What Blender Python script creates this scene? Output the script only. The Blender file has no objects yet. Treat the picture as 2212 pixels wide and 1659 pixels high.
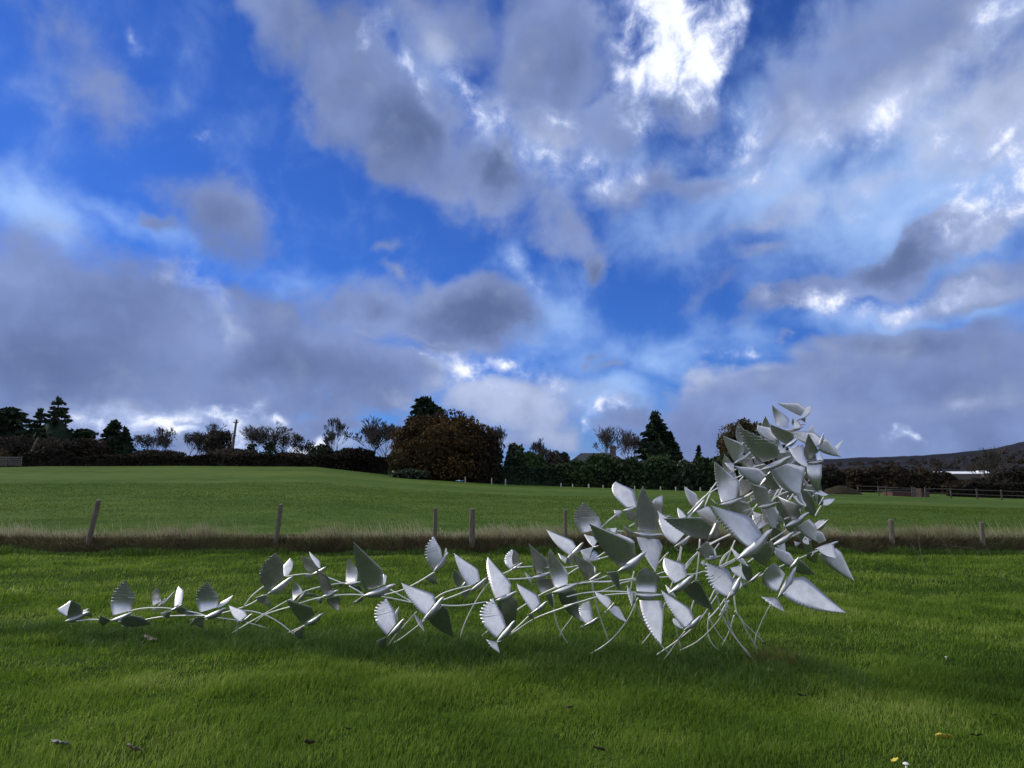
import bpy, math, random
import numpy as np
from mathutils import Vector, Matrix

SC = bpy.context.scene
COL = SC.collection
R = math.radians

# ------------------------------------------------------------------ camera
CAM_H = 1.6
FPX = 1640.0            # focal length in pixels of a 2212 px wide picture
HZ = 1050.0             # picture row of the eye-level horizon
PITCH = math.atan((HZ - 829.5) / FPX)
cam_d = bpy.data.cameras.new('camera')
cam_d.sensor_width = 36.0
cam_d.lens = 18.0 / (1106.0 / FPX)
cam_d.clip_start = 0.1
cam_d.clip_end = 20000
cam = bpy.data.objects.new('camera', cam_d)
COL.objects.link(cam)
cam.location = (0, 0, CAM_H)
cam.rotation_euler = (math.pi / 2 + PITCH, 0, 0)
SC.camera = cam

# ------------------------------------------------------------------ view / exposure
SC.view_settings.view_transform = 'Standard'
SC.view_settings.look = 'None'
SC.view_settings.gamma = 1.0
SC.view_settings.exposure = 0.35
SC.view_settings.use_curve_mapping = False
SC.render.engine = 'CYCLES'
SC.cycles.use_denoising = True
SC.cycles.max_bounces = 4
SC.cycles.diffuse_bounces = 2
SC.cycles.glossy_bounces = 3
SC.cycles.transparent_max_bounces = 8

SUN_AZ = R(-72.0)        # measured from +Y (view direction) towards +X
SUN_EL = R(32.0)


def pix_dir(px, py):
    """direction for a point of the photograph (2212 x 1659 frame), forward component = 1"""
    a, b = (px - 1106.0) / FPX, (829.5 - py) / FPX
    c, s = math.cos(PITCH), math.sin(PITCH)
    y, z = c - b * s, s + b * c
    return a / y, z / y          # x per unit Y, z per unit Y


def at(px, py, Y):
    rx, rz = pix_dir(px, py)
    return Vector((rx * Y, Y, CAM_H + rz * Y))


def azel(px, py):
    rx, rz = pix_dir(px, py)
    return math.degrees(math.atan2(rx, 1.0)), math.degrees(math.atan2(rz, math.hypot(rx, 1.0)))


# ------------------------------------------------------------------ node helper
class NT:
    def __init__(self, tree):
        self.t = tree
        tree.nodes.clear()

    def n(self, typ, **kw):
        nd = self.t.nodes.new(typ)
        for k, v in kw.items():
            setattr(nd, k, v)
        return nd

    def put(self, sock, val):
        if isinstance(val, bpy.types.NodeSocket):
            self.t.links.new(val, sock)
        elif val is not None:
            sock.default_value = val

    def m(self, op, a, b=None, c=None, clamp=False):
        nd = self.n('ShaderNodeMath', operation=op, use_clamp=clamp)
        self.put(nd.inputs[0], a)
        self.put(nd.inputs[1], b)
        self.put(nd.inputs[2], c)
        return nd.outputs[0]

    def vm(self, op, a, b=None):
        nd = self.n('ShaderNodeVectorMath', operation=op)
        self.put(nd.inputs[0], a)
        self.put(nd.inputs[1], b)
        return nd.outputs[0]

    def noise(self, vec, scale, detail=4, rough=0.55, dist=0.0, lac=2.0):
        nd = self.n('ShaderNodeTexNoise')
        self.put(nd.inputs['Vector'], vec)
        nd.inputs['Scale'].default_value = scale
        nd.inputs['Detail'].default_value = detail
        nd.inputs['Roughness'].default_value = rough
        nd.inputs['Lacunarity'].default_value = lac
        nd.inputs['Distortion'].default_value = dist
        return nd

    def smooth(self, v, lo, hi, a=0.0, b=1.0):
        nd = self.n('ShaderNodeMapRange', interpolation_type='SMOOTHSTEP')
        self.put(nd.inputs['Value'], v)
        self.put(nd.inputs['From Min'], lo)
        self.put(nd.inputs['From Max'], hi)
        self.put(nd.inputs['To Min'], a)
        self.put(nd.inputs['To Max'], b)
        return nd.outputs['Result']

    def mix(self, f, a, b, blend='MIX'):
        nd = self.n('ShaderNodeMix', data_type='RGBA', blend_type=blend)
        self.put(nd.inputs[0], f)
        self.put(nd.inputs[6], a if isinstance(a, bpy.types.NodeSocket) else (*a, 1.0))
        self.put(nd.inputs[7], b if isinstance(b, bpy.types.NodeSocket) else (*b, 1.0))
        return nd.outputs[2]


# ------------------------------------------------------------------ world
def build_world():
    w = bpy.data.worlds.new('World')
    SC.world = w
    w.use_nodes = True
    g = NT(w.node_tree)
    out = g.n('ShaderNodeOutputWorld')
    bg = g.n('ShaderNodeBackground')
    g.t.links.new(bg.outputs[0], out.inputs[0])
    STR = 0.1
    bg.inputs['Strength'].default_value = STR
    sky = g.n('ShaderNodeTexSky', sky_type='NISHITA')
    sky.sun_disc = False
    sky.sun_elevation = SUN_EL
    sky.sun_rotation = SUN_AZ
    sky.air_density = 1.0
    sky.dust_density = 0.2
    sky.ozone_density = 3.0
    blue = g.mix(1.0, sky.outputs[0], SKY_TINT, 'MULTIPLY')

    tc = g.n('ShaderNodeTexCoord')
    d = tc.outputs['Generated']
    sep = g.n('ShaderNodeSeparateXYZ')
    g.put(sep.inputs[0], d)
    x, y, z = sep.outputs
    az = g.m('MULTIPLY', g.m('ARCTAN2', x, y), 57.29578)
    el = g.m('MULTIPLY', g.m('ARCSINE', z), 57.29578)
    # cloud layer coordinates: a flat ceiling seen in perspective
    zc = g.m('ADD', g.m('MAXIMUM', z, 0.0), 0.16)
    pc = g.n('ShaderNodeCombineXYZ')
    g.put(pc.inputs[0], g.m('DIVIDE', x, zc))
    g.put(pc.inputs[1], g.m('DIVIDE', y, zc))
    P = pc.outputs[0]
    ae = g.n('ShaderNodeCombineXYZ')
    g.put(ae.inputs[0], az)
    g.put(ae.inputs[1], el)
    AE = ae.outputs[0]
    wn = g.noise(AE, 0.16, 5, 0.55)
    warp = g.vm('MULTIPLY', g.vm('SUBTRACT', wn.outputs['Color'], (0.5, 0.5, 0.5)), (9.0, 6.0, 0.0))
    AW = g.vm('ADD', AE, warp)

    def blobs(lst):
        acc = None
        for (px, py, rx, ry, rot, wt) in lst:
            a, e = azel(px, py)
            mp = g.n('ShaderNodeMapping', vector_type='TEXTURE')
            g.put(mp.inputs['Vector'], AW)
            mp.inputs['Location'].default_value = (a, e, 0)
            mp.inputs['Rotation'].default_value = (0, 0, R(-rot))
            s = 57.2958 / FPX * 1.35
            mp.inputs['Scale'].default_value = (rx * s, ry * s, 1)
            gr = g.n('ShaderNodeTexGradient', gradient_type='SPHERICAL')
            g.put(gr.inputs[0], mp.outputs[0])
            v = g.m('MULTIPLY', gr.outputs['Fac'], wt)
            acc = v if acc is None else g.m('SMOOTH_MAX', acc, v, 0.12)
        return acc

    nA = g.noise(P, 0.85, 9, 0.55, 0.25).outputs['Fac']
    nB = g.noise(AE, 0.26, 7, 0.52, 0.3).outputs['Fac']
    nC = g.noise(AE, 0.11, 4, 0.5).outputs['Fac']
    # broken cloud also overhead and behind the viewer, whites added to light the grass
    outside = g.m('MAXIMUM', g.smooth(g.m('ABSOLUTE', az), 36.0, 50.0), g.smooth(el, 36.0, 48.0))
    n0 = g.noise(P, 0.33, 3, 0.5).outputs['Fac']
    gen = g.m('MULTIPLY', outside, g.smooth(n0, 0.3, 0.6, 0.0, 0.6))
    genw = g.m('MULTIPLY', outside, g.smooth(g.noise(P, 0.5, 4, 0.55).outputs['Fac'], 0.36, 0.60, 0.0, 1.0))

    veil = blobs(VEIL)
    grey = g.m('ADD', blobs(GREY), gen)
    white = g.m('ADD', blobs(WHITE), genw)
    dark = blobs(DARK)
    pale = blobs(PALE)

    # thin bright veil
    vf = g.m('MULTIPLY', g.smooth(g.m('MULTIPLY_ADD', g.m('SUBTRACT', nB, 0.5), 0.9, veil), 0.0, 0.9), 0.75)
    c = g.mix(vf, blue, tuple(v / STR for v in (0.35, 0.52, 0.84)))
    # grey cloud body
    gd = g.m('MULTIPLY_ADD', g.m('SUBTRACT', nA, 0.5), 0.7, grey)
    gd = g.m('MULTIPLY_ADD', g.m('SUBTRACT', nB, 0.5), 0.5, gd)
    gf = g.smooth(gd, 0.13, 0.49)
    thick = g.smooth(g.m('ADD', g.m('MULTIPLY_ADD', g.m('SUBTRACT', nB, 0.5), 0.75, g.m('MULTIPLY', gd, 0.25)), g.m('MULTIPLY', g.m('SUBTRACT', nC, 0.5), 1.3)), -0.25, 0.5)
    gcol = g.mix(thick, tuple(v / STR for v in CL_LIGHT), tuple(v / STR for v in CL_GREY))
    gcol = g.mix(g.smooth(dark, 0.05, 0.8, 0.0, 1.0), gcol, tuple(v / STR for v in CL_DARK))
    pl = g.m('MULTIPLY_ADD', g.m('SUBTRACT', nB, 0.5), 1.0, g.m('MULTIPLY_ADD', g.m('SUBTRACT', nA, 0.5), 0.8, pale))
    gcol = g.mix(g.smooth(pl, 0.05, 0.85), gcol, tuple(v / STR for v in (0.37, 0.43, 0.60)))
    c = g.mix(g.m('MULTIPLY', gf, 0.96), c, gcol)
    # sunlit white
    wn = g.m('MULTIPLY_ADD', g.m('SUBTRACT', nB, 0.5), 1.2, g.m('MULTIPLY', g.m('SUBTRACT', nA, 0.5), 0.7))
    wn2 = g.noise(AE, 0.42, 9, 0.62, 0.3).outputs['Fac']
    wn = g.m('MULTIPLY_ADD', g.m('SUBTRACT', wn2, 0.5), 2.2, wn)
    wd = g.m('MULTIPLY_ADD', wn, g.smooth(white, 0.0, 0.55), white)
    wf = g.smooth(wd, 0.05, 1.15)
    wcol = g.mix(g.smooth(g.m('MULTIPLY_ADD', g.m('SUBTRACT', wn2, 0.5), 1.2, wd), 0.4, 1.3), tuple(v / STR for v in (0.40, 0.49, 0.76)), tuple(v / STR for v in (0.78, 0.81, 0.90)))
    c = g.mix(wf, c, wcol)
    g.t.links.new(c, bg.inputs['Color'])
    w.cycles.sampling_method = 'NONE'


SKY_TINT = (0.19, 0.40, 0.93)
CL_LIGHT = (0.21, 0.28, 0.51)
CL_GREY = (0.118, 0.162, 0.325)
CL_DARK = (0.088, 0.125, 0.25)
# picture place (2212 frame), radii, tilt, weight -> turned into sky directions
GREY = [
    (60, 700, 330, 200, 0, 1.0), (330, 700, 190, 120, 25, .95), (600, 760, 320, 120, 8, 1.0), (250, 830, 480, 120, 0, 1.0), (760, 800, 260, 90, 8, .9), (560, 650, 170, 60, 10, .6),
    (980, 690, 210, 85, -4, 1.0), (820, 680, 180, 85, 0, .75), (485, 470, 125, 85, 30, .75), (345, 465, 50, 28, 0, .55), (880, 580, 60, 30, 20, .4), (470, 520, 90, 40, 10, .5), (840, 520, 70, 30, -10, .35),
    (600, 30, 120, 110, 50, .75), (760, 170, 160, 140, 50, .9), (880, 270, 200, 110, 38, 1.0), (1060, 390, 120, 75, 30, .75), (960, 60, 300, 120, 10, .55), (1180, 110, 170, 150, 40, .85), (1200, 260, 220, 120, 10, .55), (1320, 250, 110, 70, 0, .7), (1490, 210, 80, 70, 0, .75), (1420, 400, 260, 50, 0, .5),
    (1230, 500, 120, 60, 30, .55), (1290, 570, 50, 60, 20, .6), (1640, 470, 230, 45, -14, .45), (1650, 540, 110, 32, -5, .5), (1530, 620, 110, 50, -25, .4),
    (1800, 200, 260, 130, -30, .65), (2000, 130, 260, 150, -20, .6), (2150, 250, 180, 120, -30, .75), (2190, 330, 80, 30, -18, .7), (1900, 400, 260, 70, -10, .4),
    (2000, 530, 230, 45, -14, .95), (1830, 615, 260, 36, -14, .85), (2130, 600, 180, 50, -8, .8), (1640, 660, 90, 20, -14, .5),
    (1950, 740, 230, 40, -4, .9), (2150, 770, 180, 60, 4, .8), (2020, 860, 420, 100, 0, 1.0), (1640, 840, 240, 60, -6, .85), (1520, 920, 260, 80, 0, .8), (1700, 735, 30, 18, 0, .4),
    (1160, 890, 150, 90, 10, .75), (1030, 870, 130, 70, 0, .75), (1000, 950, 480, 50, 0, .55), (2100, 970, 420, 70, 0, .8), (1500, 985, 330, 60, 0, .75), (600, 985, 600, 45, 0, .5), (230, 180, 130, 90, 40, .42), (120, 60, 130, 80, 40, .3), (1300, 795, 55, 18, 5, .45), (1250, 780, 25, 16, 0, .4),
    (100, 925, 230, 30, 0, .5), (1330, 925, 80, 45, 0, .6), (720, 920, 330, 40, 0, .6), (470, 860, 330, 26, 4, .9)]
WHITE = [
    (1450, 40, 160, 110, 60, 1.45), (1410, 140, 90, 100, 70, 1.3), (1530, 100, 75, 110, 10, 1.35), (1540, 170, 35, 60, 20, .8), (860, 110, 150, 34, 48, .6), (990, 200, 140, 36, 45, .55), (790, 60, 50, 30, 45, .5),
    (1040, 260, 90, 50, 40, .6), (1160, 350, 120, 50, 30, .55), (1300, 370, 170, 55, 10, .65), (1210, 260, 100, 50, 10, .5), (1410, 260, 40, 40, 0, .55), (1600, 270, 150, 55, -5, .6), (1640, 360, 160, 25, -14, .5), (1850, 300, 260, 80, -12, .55), (2000, 340, 240, 60, -25, .5),
    (2200, 390, 150, 80, -30, 1.1), (2090, 330, 120, 26, -25, .7), (2060, 420, 160, 30, -12, .7), (1830, 460, 50, 18, 10, .5), (1800, 655, 170, 30, 2, .7), (1950, 640, 190, 36, -4, .7), (2110, 500, 40, 50, 20, .65), (2140, 60, 150, 36, -35, .7), (1950, 210, 120, 26, -25, .4),
    (1090, 782, 60, 28, 0, 1.0), (1150, 800, 50, 40, 40, .7), (1000, 800, 110, 36, 14, .75), (890, 772, 30, 12, 10, .7), (1060, 850, 140, 50, 0, .45), (1200, 860, 60, 60, 40, .5), (1590, 768, 40, 14, 0, .9), (1290, 882, 70, 18, 0, .75), (1285, 910, 20, 16, 0, .7), (1200, 975, 40, 10, 0, .6),
    (390, 908, 190, 30, 2, .95), (480, 890, 80, 26, -14, 1.0), (260, 908, 110, 16, 4, .8), (430, 940, 150, 20, 0, .8), (670, 957, 100, 20, 0, 1.0), (575, 888, 40, 12, 8, .7),
    (1110, 560, 30, 60, -30, .45), (1150, 610, 26, 40, -30, .45), (420, 600, 90, 40, 42, .42), (490, 690, 60, 26, 40, .3), (430, 285, 50, 10, 35, .3), (290, 95, 24, 18, 30, .35), (1955, 960, 40, 14, 0, .6), (2090, 880, 60, 18, -20, .3)]
DARK = [(1030, 685, 130, 55, 0, .9), (880, 260, 110, 70, 40, .8), (1085, 375, 60, 50, 40, .8), (480, 480, 80, 50, 20, .4), (1930, 550, 150, 34, -12, .8), (100, 780, 300, 120, 0, .6), (640, 800, 240, 60, 5, .6), (1290, 580, 40, 46, 30, .7), (800, 660, 100, 40, 0, .5), (1230, 130, 90, 90, 40, .5), (1930, 740, 160, 30, 0, .5), (2150, 230, 120, 70, -30, .4)]
PALE = [(1060, 850, 190, 90, 0, 1.0), (1180, 880, 110, 90, 20, .8), (960, 800, 120, 40, 12, .7), (1560, 800, 200, 50, -6, .7), (1650, 830, 150, 40, 0, .4), (430, 600, 110, 40, 42, .75), (500, 690, 80, 30, 40, .5), (200, 480, 160, 24, 6, .4), (1950, 320, 400, 140, -15, 1.0), (2150, 400, 160, 120, -20, .9), (1200, 330, 220, 70, 20, .5),
        (1000, 180, 220, 60, 45, .6), (2100, 120, 200, 120, -30, .5), (1620, 300, 200, 60, -10, .6), (1340, 40, 60, 90, 20, .5), (1950, 640, 280, 40, -4, .6), (2130, 520, 80, 70, 10, .6), (720, 150, 90, 150, 50, .25), (350, 900, 300, 40, 0, .5), (700, 960, 140, 26, 0, .5), (2080, 880, 140, 40, -10, .3), (850, 730, 180, 12, 6, .3)]
VEIL = [(40, 420, 170, 60, 14, .85), (-20, 380, 120, 60, 0, .6), (250, 450, 200, 40, 12, .5), (650, 590, 250, 50, 5, .35), (1180, 680, 110, 110, 30, .7), (1110, 570, 60, 90, -35, .55), (1400, 770, 300, 50, 0, .6), (1300, 860, 150, 60, 0, .95), (1480, 740, 250, 50, 0, .5),
        (1650, 400, 330, 130, -12, .8), (2000, 400, 380, 200, -15, .95), (1650, 250, 220, 120, -10, .6), (350, 920, 330, 45, 0, .9), (1950, 680, 300, 45, 0, .6), (1900, 180, 400, 180, -25, .75), (1250, 320, 230, 130, 10, .6), (900, 120, 200, 80, 45, .45), (2100, 640, 160, 120, 0, .6), (1800, 420, 200, 60, -10, .6)]
build_world()

sun_d = bpy.data.lights.new('sun', 'SUN')
sun_d.energy = 2.5
sun_d.angle = R(22)
sun_d.color = (1.0, 0.93, 0.82)
sun = bpy.data.objects.new('sun', sun_d)
COL.objects.link(sun)
sv = Vector((math.sin(SUN_AZ) * math.cos(SUN_EL), math.cos(SUN_AZ) * math.cos(SUN_EL), math.sin(SUN_EL)))
sun.rotation_euler = (-sv).to_track_quat('-Z', 'Y').to_euler()


# ------------------------------------------------------------------ mesh helpers
def mesh_np(name, V, F, mat=None, smooth=False, rnd=None):
    V = np.asarray(V, np.float32)
    F = np.asarray(F, np.int32)
    me = bpy.data.meshes.new(name)
    me.vertices.add(len(V))
    me.vertices.foreach_set('co', V.ravel())
    k = F.shape[1]
    me.loops.add(F.size)
    me.loops.foreach_set('vertex_index', F.ravel())
    me.polygons.add(len(F))
    me.polygons.foreach_set('loop_start', np.arange(0, F.size, k, dtype=np.int32))
    me.polygons.foreach_set('use_smooth', np.full(len(F), smooth))
    if rnd is not None:
        a = me.attributes.new('rnd', 'FLOAT', 'POINT')
        a.data.foreach_set('value', np.asarray(rnd, np.float32))
    me.update(calc_edges=True)
    if mat:
        me.materials.append(mat)
    return me


def place(name, me, parent=None, loc=(0, 0, 0)):
    o = bpy.data.objects.new(name, me)
    COL.objects.link(o)
    if parent:
        o.parent = parent
    o.location = loc
    return o


def tag(o, label=None, cat=None, group=None, kind=None):
    if label: o['label'] = label
    if cat: o['category'] = cat
    if group: o['group'] = group
    if kind: o['kind'] = kind
    return o


def empty(name, loc):
    o = bpy.data.objects.new(name, None)
    COL.objects.link(o)
    o.location = loc
    o.empty_display_size = 0.2
    return o


class MB:
    """collects boxes and tubes, gives one mesh object"""
    def __init__(self):
        self.v, self.f = [], []

    def add(self, vs, fs):
        b = len(self.v)
        self.v += [tuple(p) for p in vs]
        self.f += [tuple(i + b for i in q) for q in fs]
        return self

    def box(self, c, s, rz=0.0, tilt=None):
        m = Matrix.Rotation(rz, 3, 'Z')
        if tilt is not None:
            m = m @ tilt
        vs = [Vector(c) + m @ Vector((sx * s[0] / 2, sy * s[1] / 2, sz * s[2] / 2)) for sx in (-1, 1) for sy in (-1, 1) for sz in (-1, 1)]
        return self.add(vs, [(0, 1, 3, 2), (4, 6, 7, 5), (0, 4, 5, 1), (2, 3, 7, 6), (0, 2, 6, 4), (1, 5, 7, 3)])

    def tube(self, pts, rad, n=8, cap=True):
        pts = [Vector(p) for p in pts]
        rad = rad if hasattr(rad, '__len__') else [rad] * len(pts)
        vs, fs = [], []
        ref = Vector((0.31, 0.2, 0.93))
        for i, p in enumerate(pts):
            t = (pts[min(i + 1, len(pts) - 1)] - pts[max(i - 1, 0)]).normalized()
            a = t.cross(ref)
            if a.length < 1e-3: a = t.cross(Vector((1, 0, 0)))
            a.normalize(); b = t.cross(a)
            for k in range(n):
                an = 2 * math.pi * k / n
                vs.append(p + (a * math.cos(an) + b * math.sin(an)) * rad[i])
        for i in range(len(pts) - 1):
            for k in range(n):
                fs.append((i * n + k, i * n + (k + 1) % n, (i + 1) * n + (k + 1) % n, (i + 1) * n + k))
        if cap:
            fs.append(tuple(range(n - 1, -1, -1)))
            fs.append(tuple((len(pts) - 1) * n + k for k in range(n)))
        return self.add(vs, fs)

    def build(self, name, mat, parent=None, loc=(0, 0, 0), smooth=False):
        me = bpy.data.meshes.new(name)
        me.from_pydata([tuple(p) for p in self.v], [], self.f)
        me.materials.append(mat)
        if smooth:
            me.polygons.foreach_set('use_smooth', [True] * len(me.polygons))
        me.update()
        return place(name, me, parent, loc)


# ------------------------------------------------------------------ materials
def mat_new(name):
    m = bpy.data.materials.new(name)
    m.use_nodes = True
    g = NT(m.node_tree)
    out = g.n('ShaderNodeOutputMaterial')
    b = g.n('ShaderNodeBsdfPrincipled')
    g.t.links.new(b.outputs[0], out.inputs[0])
    return m, g, b, out


def mat_noise(name, c1, c2, scale=3.0, rough=0.8, detail=5, bump=0.0, bscale=None, stretch=None, metallic=0.0):
    m, g, b, out = mat_new(name)
    tc = g.n('ShaderNodeTexCoord').outputs['Object']
    if stretch:
        tc = g.vm('MULTIPLY', tc, stretch)
    f = g.smooth(g.noise(tc, scale, detail, 0.6).outputs['Fac'], 0.3, 0.7)
    g.put(b.inputs['Base Color'], g.mix(f, c1, c2))
    b.inputs['Roughness'].default_value = rough
    b.inputs['Metallic'].default_value = metallic
    if bump:
        bn = g.n('ShaderNodeBump')
        bn.inputs['Strength'].default_value = bump
        bn.inputs['Distance'].default_value = 0.02
        g.put(bn.inputs['Height'], g.noise(tc, bscale or scale * 4, 6, 0.6).outputs['Fac'])
        g.t.links.new(bn.outputs[0], b.inputs['Normal'])
    return m


def mat_leaf(name, cols, trans=0.25, rough=0.6, nscale=0.5, spec=0.2):
    """leaf/blade material: colour from a per-blade random number plus a broad patchiness"""
    m, g, b, out = mat_new(name)
    at_ = g.n('ShaderNodeAttribute', attribute_name='rnd')
    geo = g.n('ShaderNodeNewGeometry')
    pn = g.noise(geo.outputs['Position'], nscale, 4, 0.6).outputs['Fac']
    v = g.m('ADD', g.m('MULTIPLY', at_.outputs['Fac'], 0.55), g.m('MULTIPLY', g.smooth(pn, 0.3, 0.7), 0.45))
    cr = g.n('ShaderNodeValToRGB')
    el = cr.color_ramp.elements
    n = len(cols)
    el[0].position, el[0].color = 0.05, (*cols[0], 1)
    el[1].position, el[1].color = 0.95, (*cols[-1], 1)
    for i in range(1, n - 1):
        e = el.new(0.05 + 0.9 * i / (n - 1))
        e.color = (*cols[i], 1)
    g.put(cr.inputs[0], v)
    g.put(b.inputs['Base Color'], cr.outputs[0])
    b.inputs['Roughness'].default_value = rough
    b.inputs['Specular IOR Level'].default_value = spec
    if trans > 0:
        tr = g.n('ShaderNodeBsdfTranslucent')
        g.put(tr.inputs['Color'], cr.outputs[0])
        mx = g.n('ShaderNodeMixShader')
        mx.inputs[0].default_value = trans
        g.t.links.new(b.outputs[0], mx.inputs[1])
        g.t.links.new(tr.outputs[0], mx.inputs[2])
        g.t.links.new(mx.outputs[0], out.inputs[0])
    return m


def mat_ground(name, cols, scales=(0.35, 2.5), bump=0.5):
    m, g, b, out = mat_new(name)
    pos = g.n('ShaderNodeNewGeometry').outputs['Position']
    n1 = g.noise(g.vm('MULTIPLY', pos, (0.4, 1.0, 1.0)), scales[0], 5, 0.6).outputs['Fac']
    n2 = g.noise(pos, scales[1], 6, 0.65).outputs['Fac']
    st = g.vm('MULTIPLY', pos, (0.35, 1.0, 1.0))
    n3 = g.noise(st, scales[1] * 4, 4, 0.7).outputs['Fac']
    v = g.m('ADD', g.m('MULTIPLY', g.smooth(n1, 0.3, 0.7), 0.4), g.m('ADD', g.m('MULTIPLY', g.smooth(n2, 0.3, 0.7), 0.35), g.m('MULTIPLY', g.smooth(n3, 0.3, 0.7), 0.25)))
    cr = g.n('ShaderNodeValToRGB')
    el = cr.color_ramp.elements
    el[0].position, el[0].color = 0.15, (*cols[0], 1)
    el[1].position, el[1].color = 0.85, (*cols[-1], 1)
    for i in range(1, len(cols) - 1):
        e = el.new(0.15 + 0.7 * i / (len(cols) - 1)); e.color = (*cols[i], 1)
    g.put(cr.inputs[0], v)
    g.put(b.inputs['Base Color'], cr.outputs[0])
    b.inputs['Roughness'].default_value = 0.9
    b.inputs['Specular IOR Level'].default_value = 0.02
    bn = g.n('ShaderNodeBump')
    bn.inputs['Strength'].default_value = bump
    bn.inputs['Distance'].default_value = 0.06
    g.put(bn.inputs['Height'], g.m('ADD', n2, n3))
    g.t.links.new(bn.outputs[0], b.inputs['Normal'])
    return m


def mat_metal():
    m, g, b, out = mat_new('brushed_steel')
    tc = g.n('ShaderNodeTexCoord').outputs['Object']
    n1 = g.noise(tc, 7.0, 5, 0.6).outputs['Fac']
    n2 = g.noise(tc, 45.0, 4, 0.6).outputs['Fac']
    n3 = g.noise(g.vm('MULTIPLY', tc, (1.0, 1.0, .35)), 24.0, 5, 0.65).outputs['Fac']
    base = g.mix(g.smooth(g.m('MULTIPLY_ADD', n3, .5, g.m('MULTIPLY', n1, .6)), 0.35, 0.72), METAL_A, METAL_B)
    g.put(b.inputs['Base Color'], base)
    b.inputs['Metallic'].default_value = 0.96
    g.put(b.inputs['Roughness'], g.smooth(n1, 0.25, 0.75, 0.40, 0.54))
    bn = g.n('ShaderNodeBump')
    bn.inputs['Strength'].default_value = 0.12
    bn.inputs['Distance'].default_value = 0.01
    g.put(bn.inputs['Height'], g.m('ADD', n1, g.m('MULTIPLY', n2, 0.25)))
    g.t.links.new(bn.outputs[0], b.inputs['Normal'])
    return m


METAL_A, METAL_B = (0.69, 0.685, 0.68), (0.53, 0.53, 0.53)
M_METAL = mat_metal()
M_ROD = mat_noise('steel_rod', (0.80, 0.80, 0.75), (0.66, 0.66, 0.61), 20, 0.55, metallic=0.3)
M_LAWN = mat_ground('lawn_soil', [(0.018, 0.032, 0.005), (0.032, 0.060, 0.009), (0.06, 0.10, 0.015)], (0.5, 4.0), 0.8)
M_FIELD = mat_ground('pasture', [(0.036, 0.070, 0.014), (0.064, 0.105, 0.021), (0.100, 0.136, 0.030)], (0.10, 0.6), 0.5)
M_BANK = mat_ground('bank_earth', [(0.045, 0.038, 0.024), (0.085, 0.07, 0.042), (0.08, 0.085, 0.038)], (0.9, 5.0), 1.0)
M_COUNTRY = mat_ground('far_country', [(0.03, 0.05, 0.02), (0.05, 0.05, 0.03), (0.06, 0.08, 0.03)], (0.01, 0.05), 0.0)
M_GRASS = mat_leaf('grass_blade', [(0.042, 0.085, 0.010), (0.108, 0.190, 0.018), (0.175, 0.265, 0.030), (0.33, 0.38, 0.10)], 0.5, 0.6, 0.55, 0.12)
M_GRASS_DK = mat_leaf('rank_grass_blade', [(0.034, 0.074, 0.012), (0.066, 0.130, 0.018), (0.105, 0.175, 0.028)], 0.4, 0.55, 0.8, 0.25)
M_FGRASS = mat_leaf('pasture_blade', [(0.050, 0.092, 0.014), (0.082, 0.132, 0.020), (0.12, 0.17, 0.034)], 0.4, 0.7, 0.15, 0.05)
M_STRAW = mat_leaf('dry_grass_blade', [(0.16, 0.16, 0.07), (0.34, 0.31, 0.18), (0.52, 0.47, 0.31)], 0.35, 0.7, 0.5, 0.1)
M_DEAD = mat_leaf('dead_bank_grass', [(0.06, 0.05, 0.028), (0.12, 0.10, 0.055), (0.21, 0.18, 0.10), (0.09, 0.13, 0.035)], 0.3, 0.8, 1.2, 0.1)
M_TUFT = mat_leaf('tawny_grass', [(0.07, 0.09, 0.022), (0.13, 0.13, 0.035), (0.22, 0.18, 0.07)], 0.25, 0.7, 2.0, 0.1)
M_WOOD = mat_noise('weathered_wood', (0.065, 0.054, 0.040), (0.15, 0.13, 0.10), 6, 0.9, 6, 0.6, 30, (8, 8, 1))
M_WOODP = mat_noise('pale_wood', (0.25, 0.23, 0.19), (0.40, 0.38, 0.32), 6, 0.9, 4)
M_POLE = mat_noise('pole_wood', (0.07, 0.055, 0.045), (0.13, 0.105, 0.085), 4, 0.9)
M_BARK = mat_noise('bark', (0.03, 0.024, 0.018), (0.065, 0.053, 0.04), 5, 0.95)
M_TWIG = mat_noise('twig_bark', (0.042, 0.036, 0.031), (0.085, 0.074, 0.062), 3, 0.95)

# ------------------------------------------------------------------ terrain
RNG = np.random.default_rng(7)


def vnoise(x, y, s, seed=0):
    x = np.asarray(x, float) / s + 1000.0
    y = np.asarray(y, float) / s + 1000.0
    xi, yi = np.floor(x).astype(np.int64), np.floor(y).astype(np.int64)
    fx, fy = x - xi, y - yi
    fx, fy = fx * fx * (3 - 2 * fx), fy * fy * (3 - 2 * fy)

    def h(a, b):
        v = np.sin(a * 127.1 + b * 311.7 + seed * 74.7) * 43758.5453
        return v - np.floor(v)
    return (h(xi, yi) * (1 - fx) + h(xi + 1, yi) * fx) * (1 - fy) + (h(xi, yi + 1) * (1 - fx) + h(xi + 1, yi + 1) * fx) * fy


def lawn_h(x, y):
    return 0.05 * (vnoise(np.asarray(x) * .7, y, 1.3, 1) - 0.5) + 0.06 * (vnoise(x, y, 0.45, 2) - 0.5)


YE_P = np.array([-900, 0, 400, 690, 870, 1100, 1540, 1800, 2212, 3200], float)
YE_Y = np.array([1012, 1009, 1007, 1009, 1029, 1047, 1062, 1068, 1081, 1090], float)
YD_Y = np.array([95, 95, 95, 92, 84, 80, 80, 88, 88, 88], float)


def edge_of(u):
    p = 1106 + np.asarray(u, float) * FPX
    ye = np.interp(p, YE_P, YE_Y)
    Yd = np.interp(p, YE_P, YD_Y)
    return CAM_H + (HZ - ye) / FPX * Yd * 1.0, Yd


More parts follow.
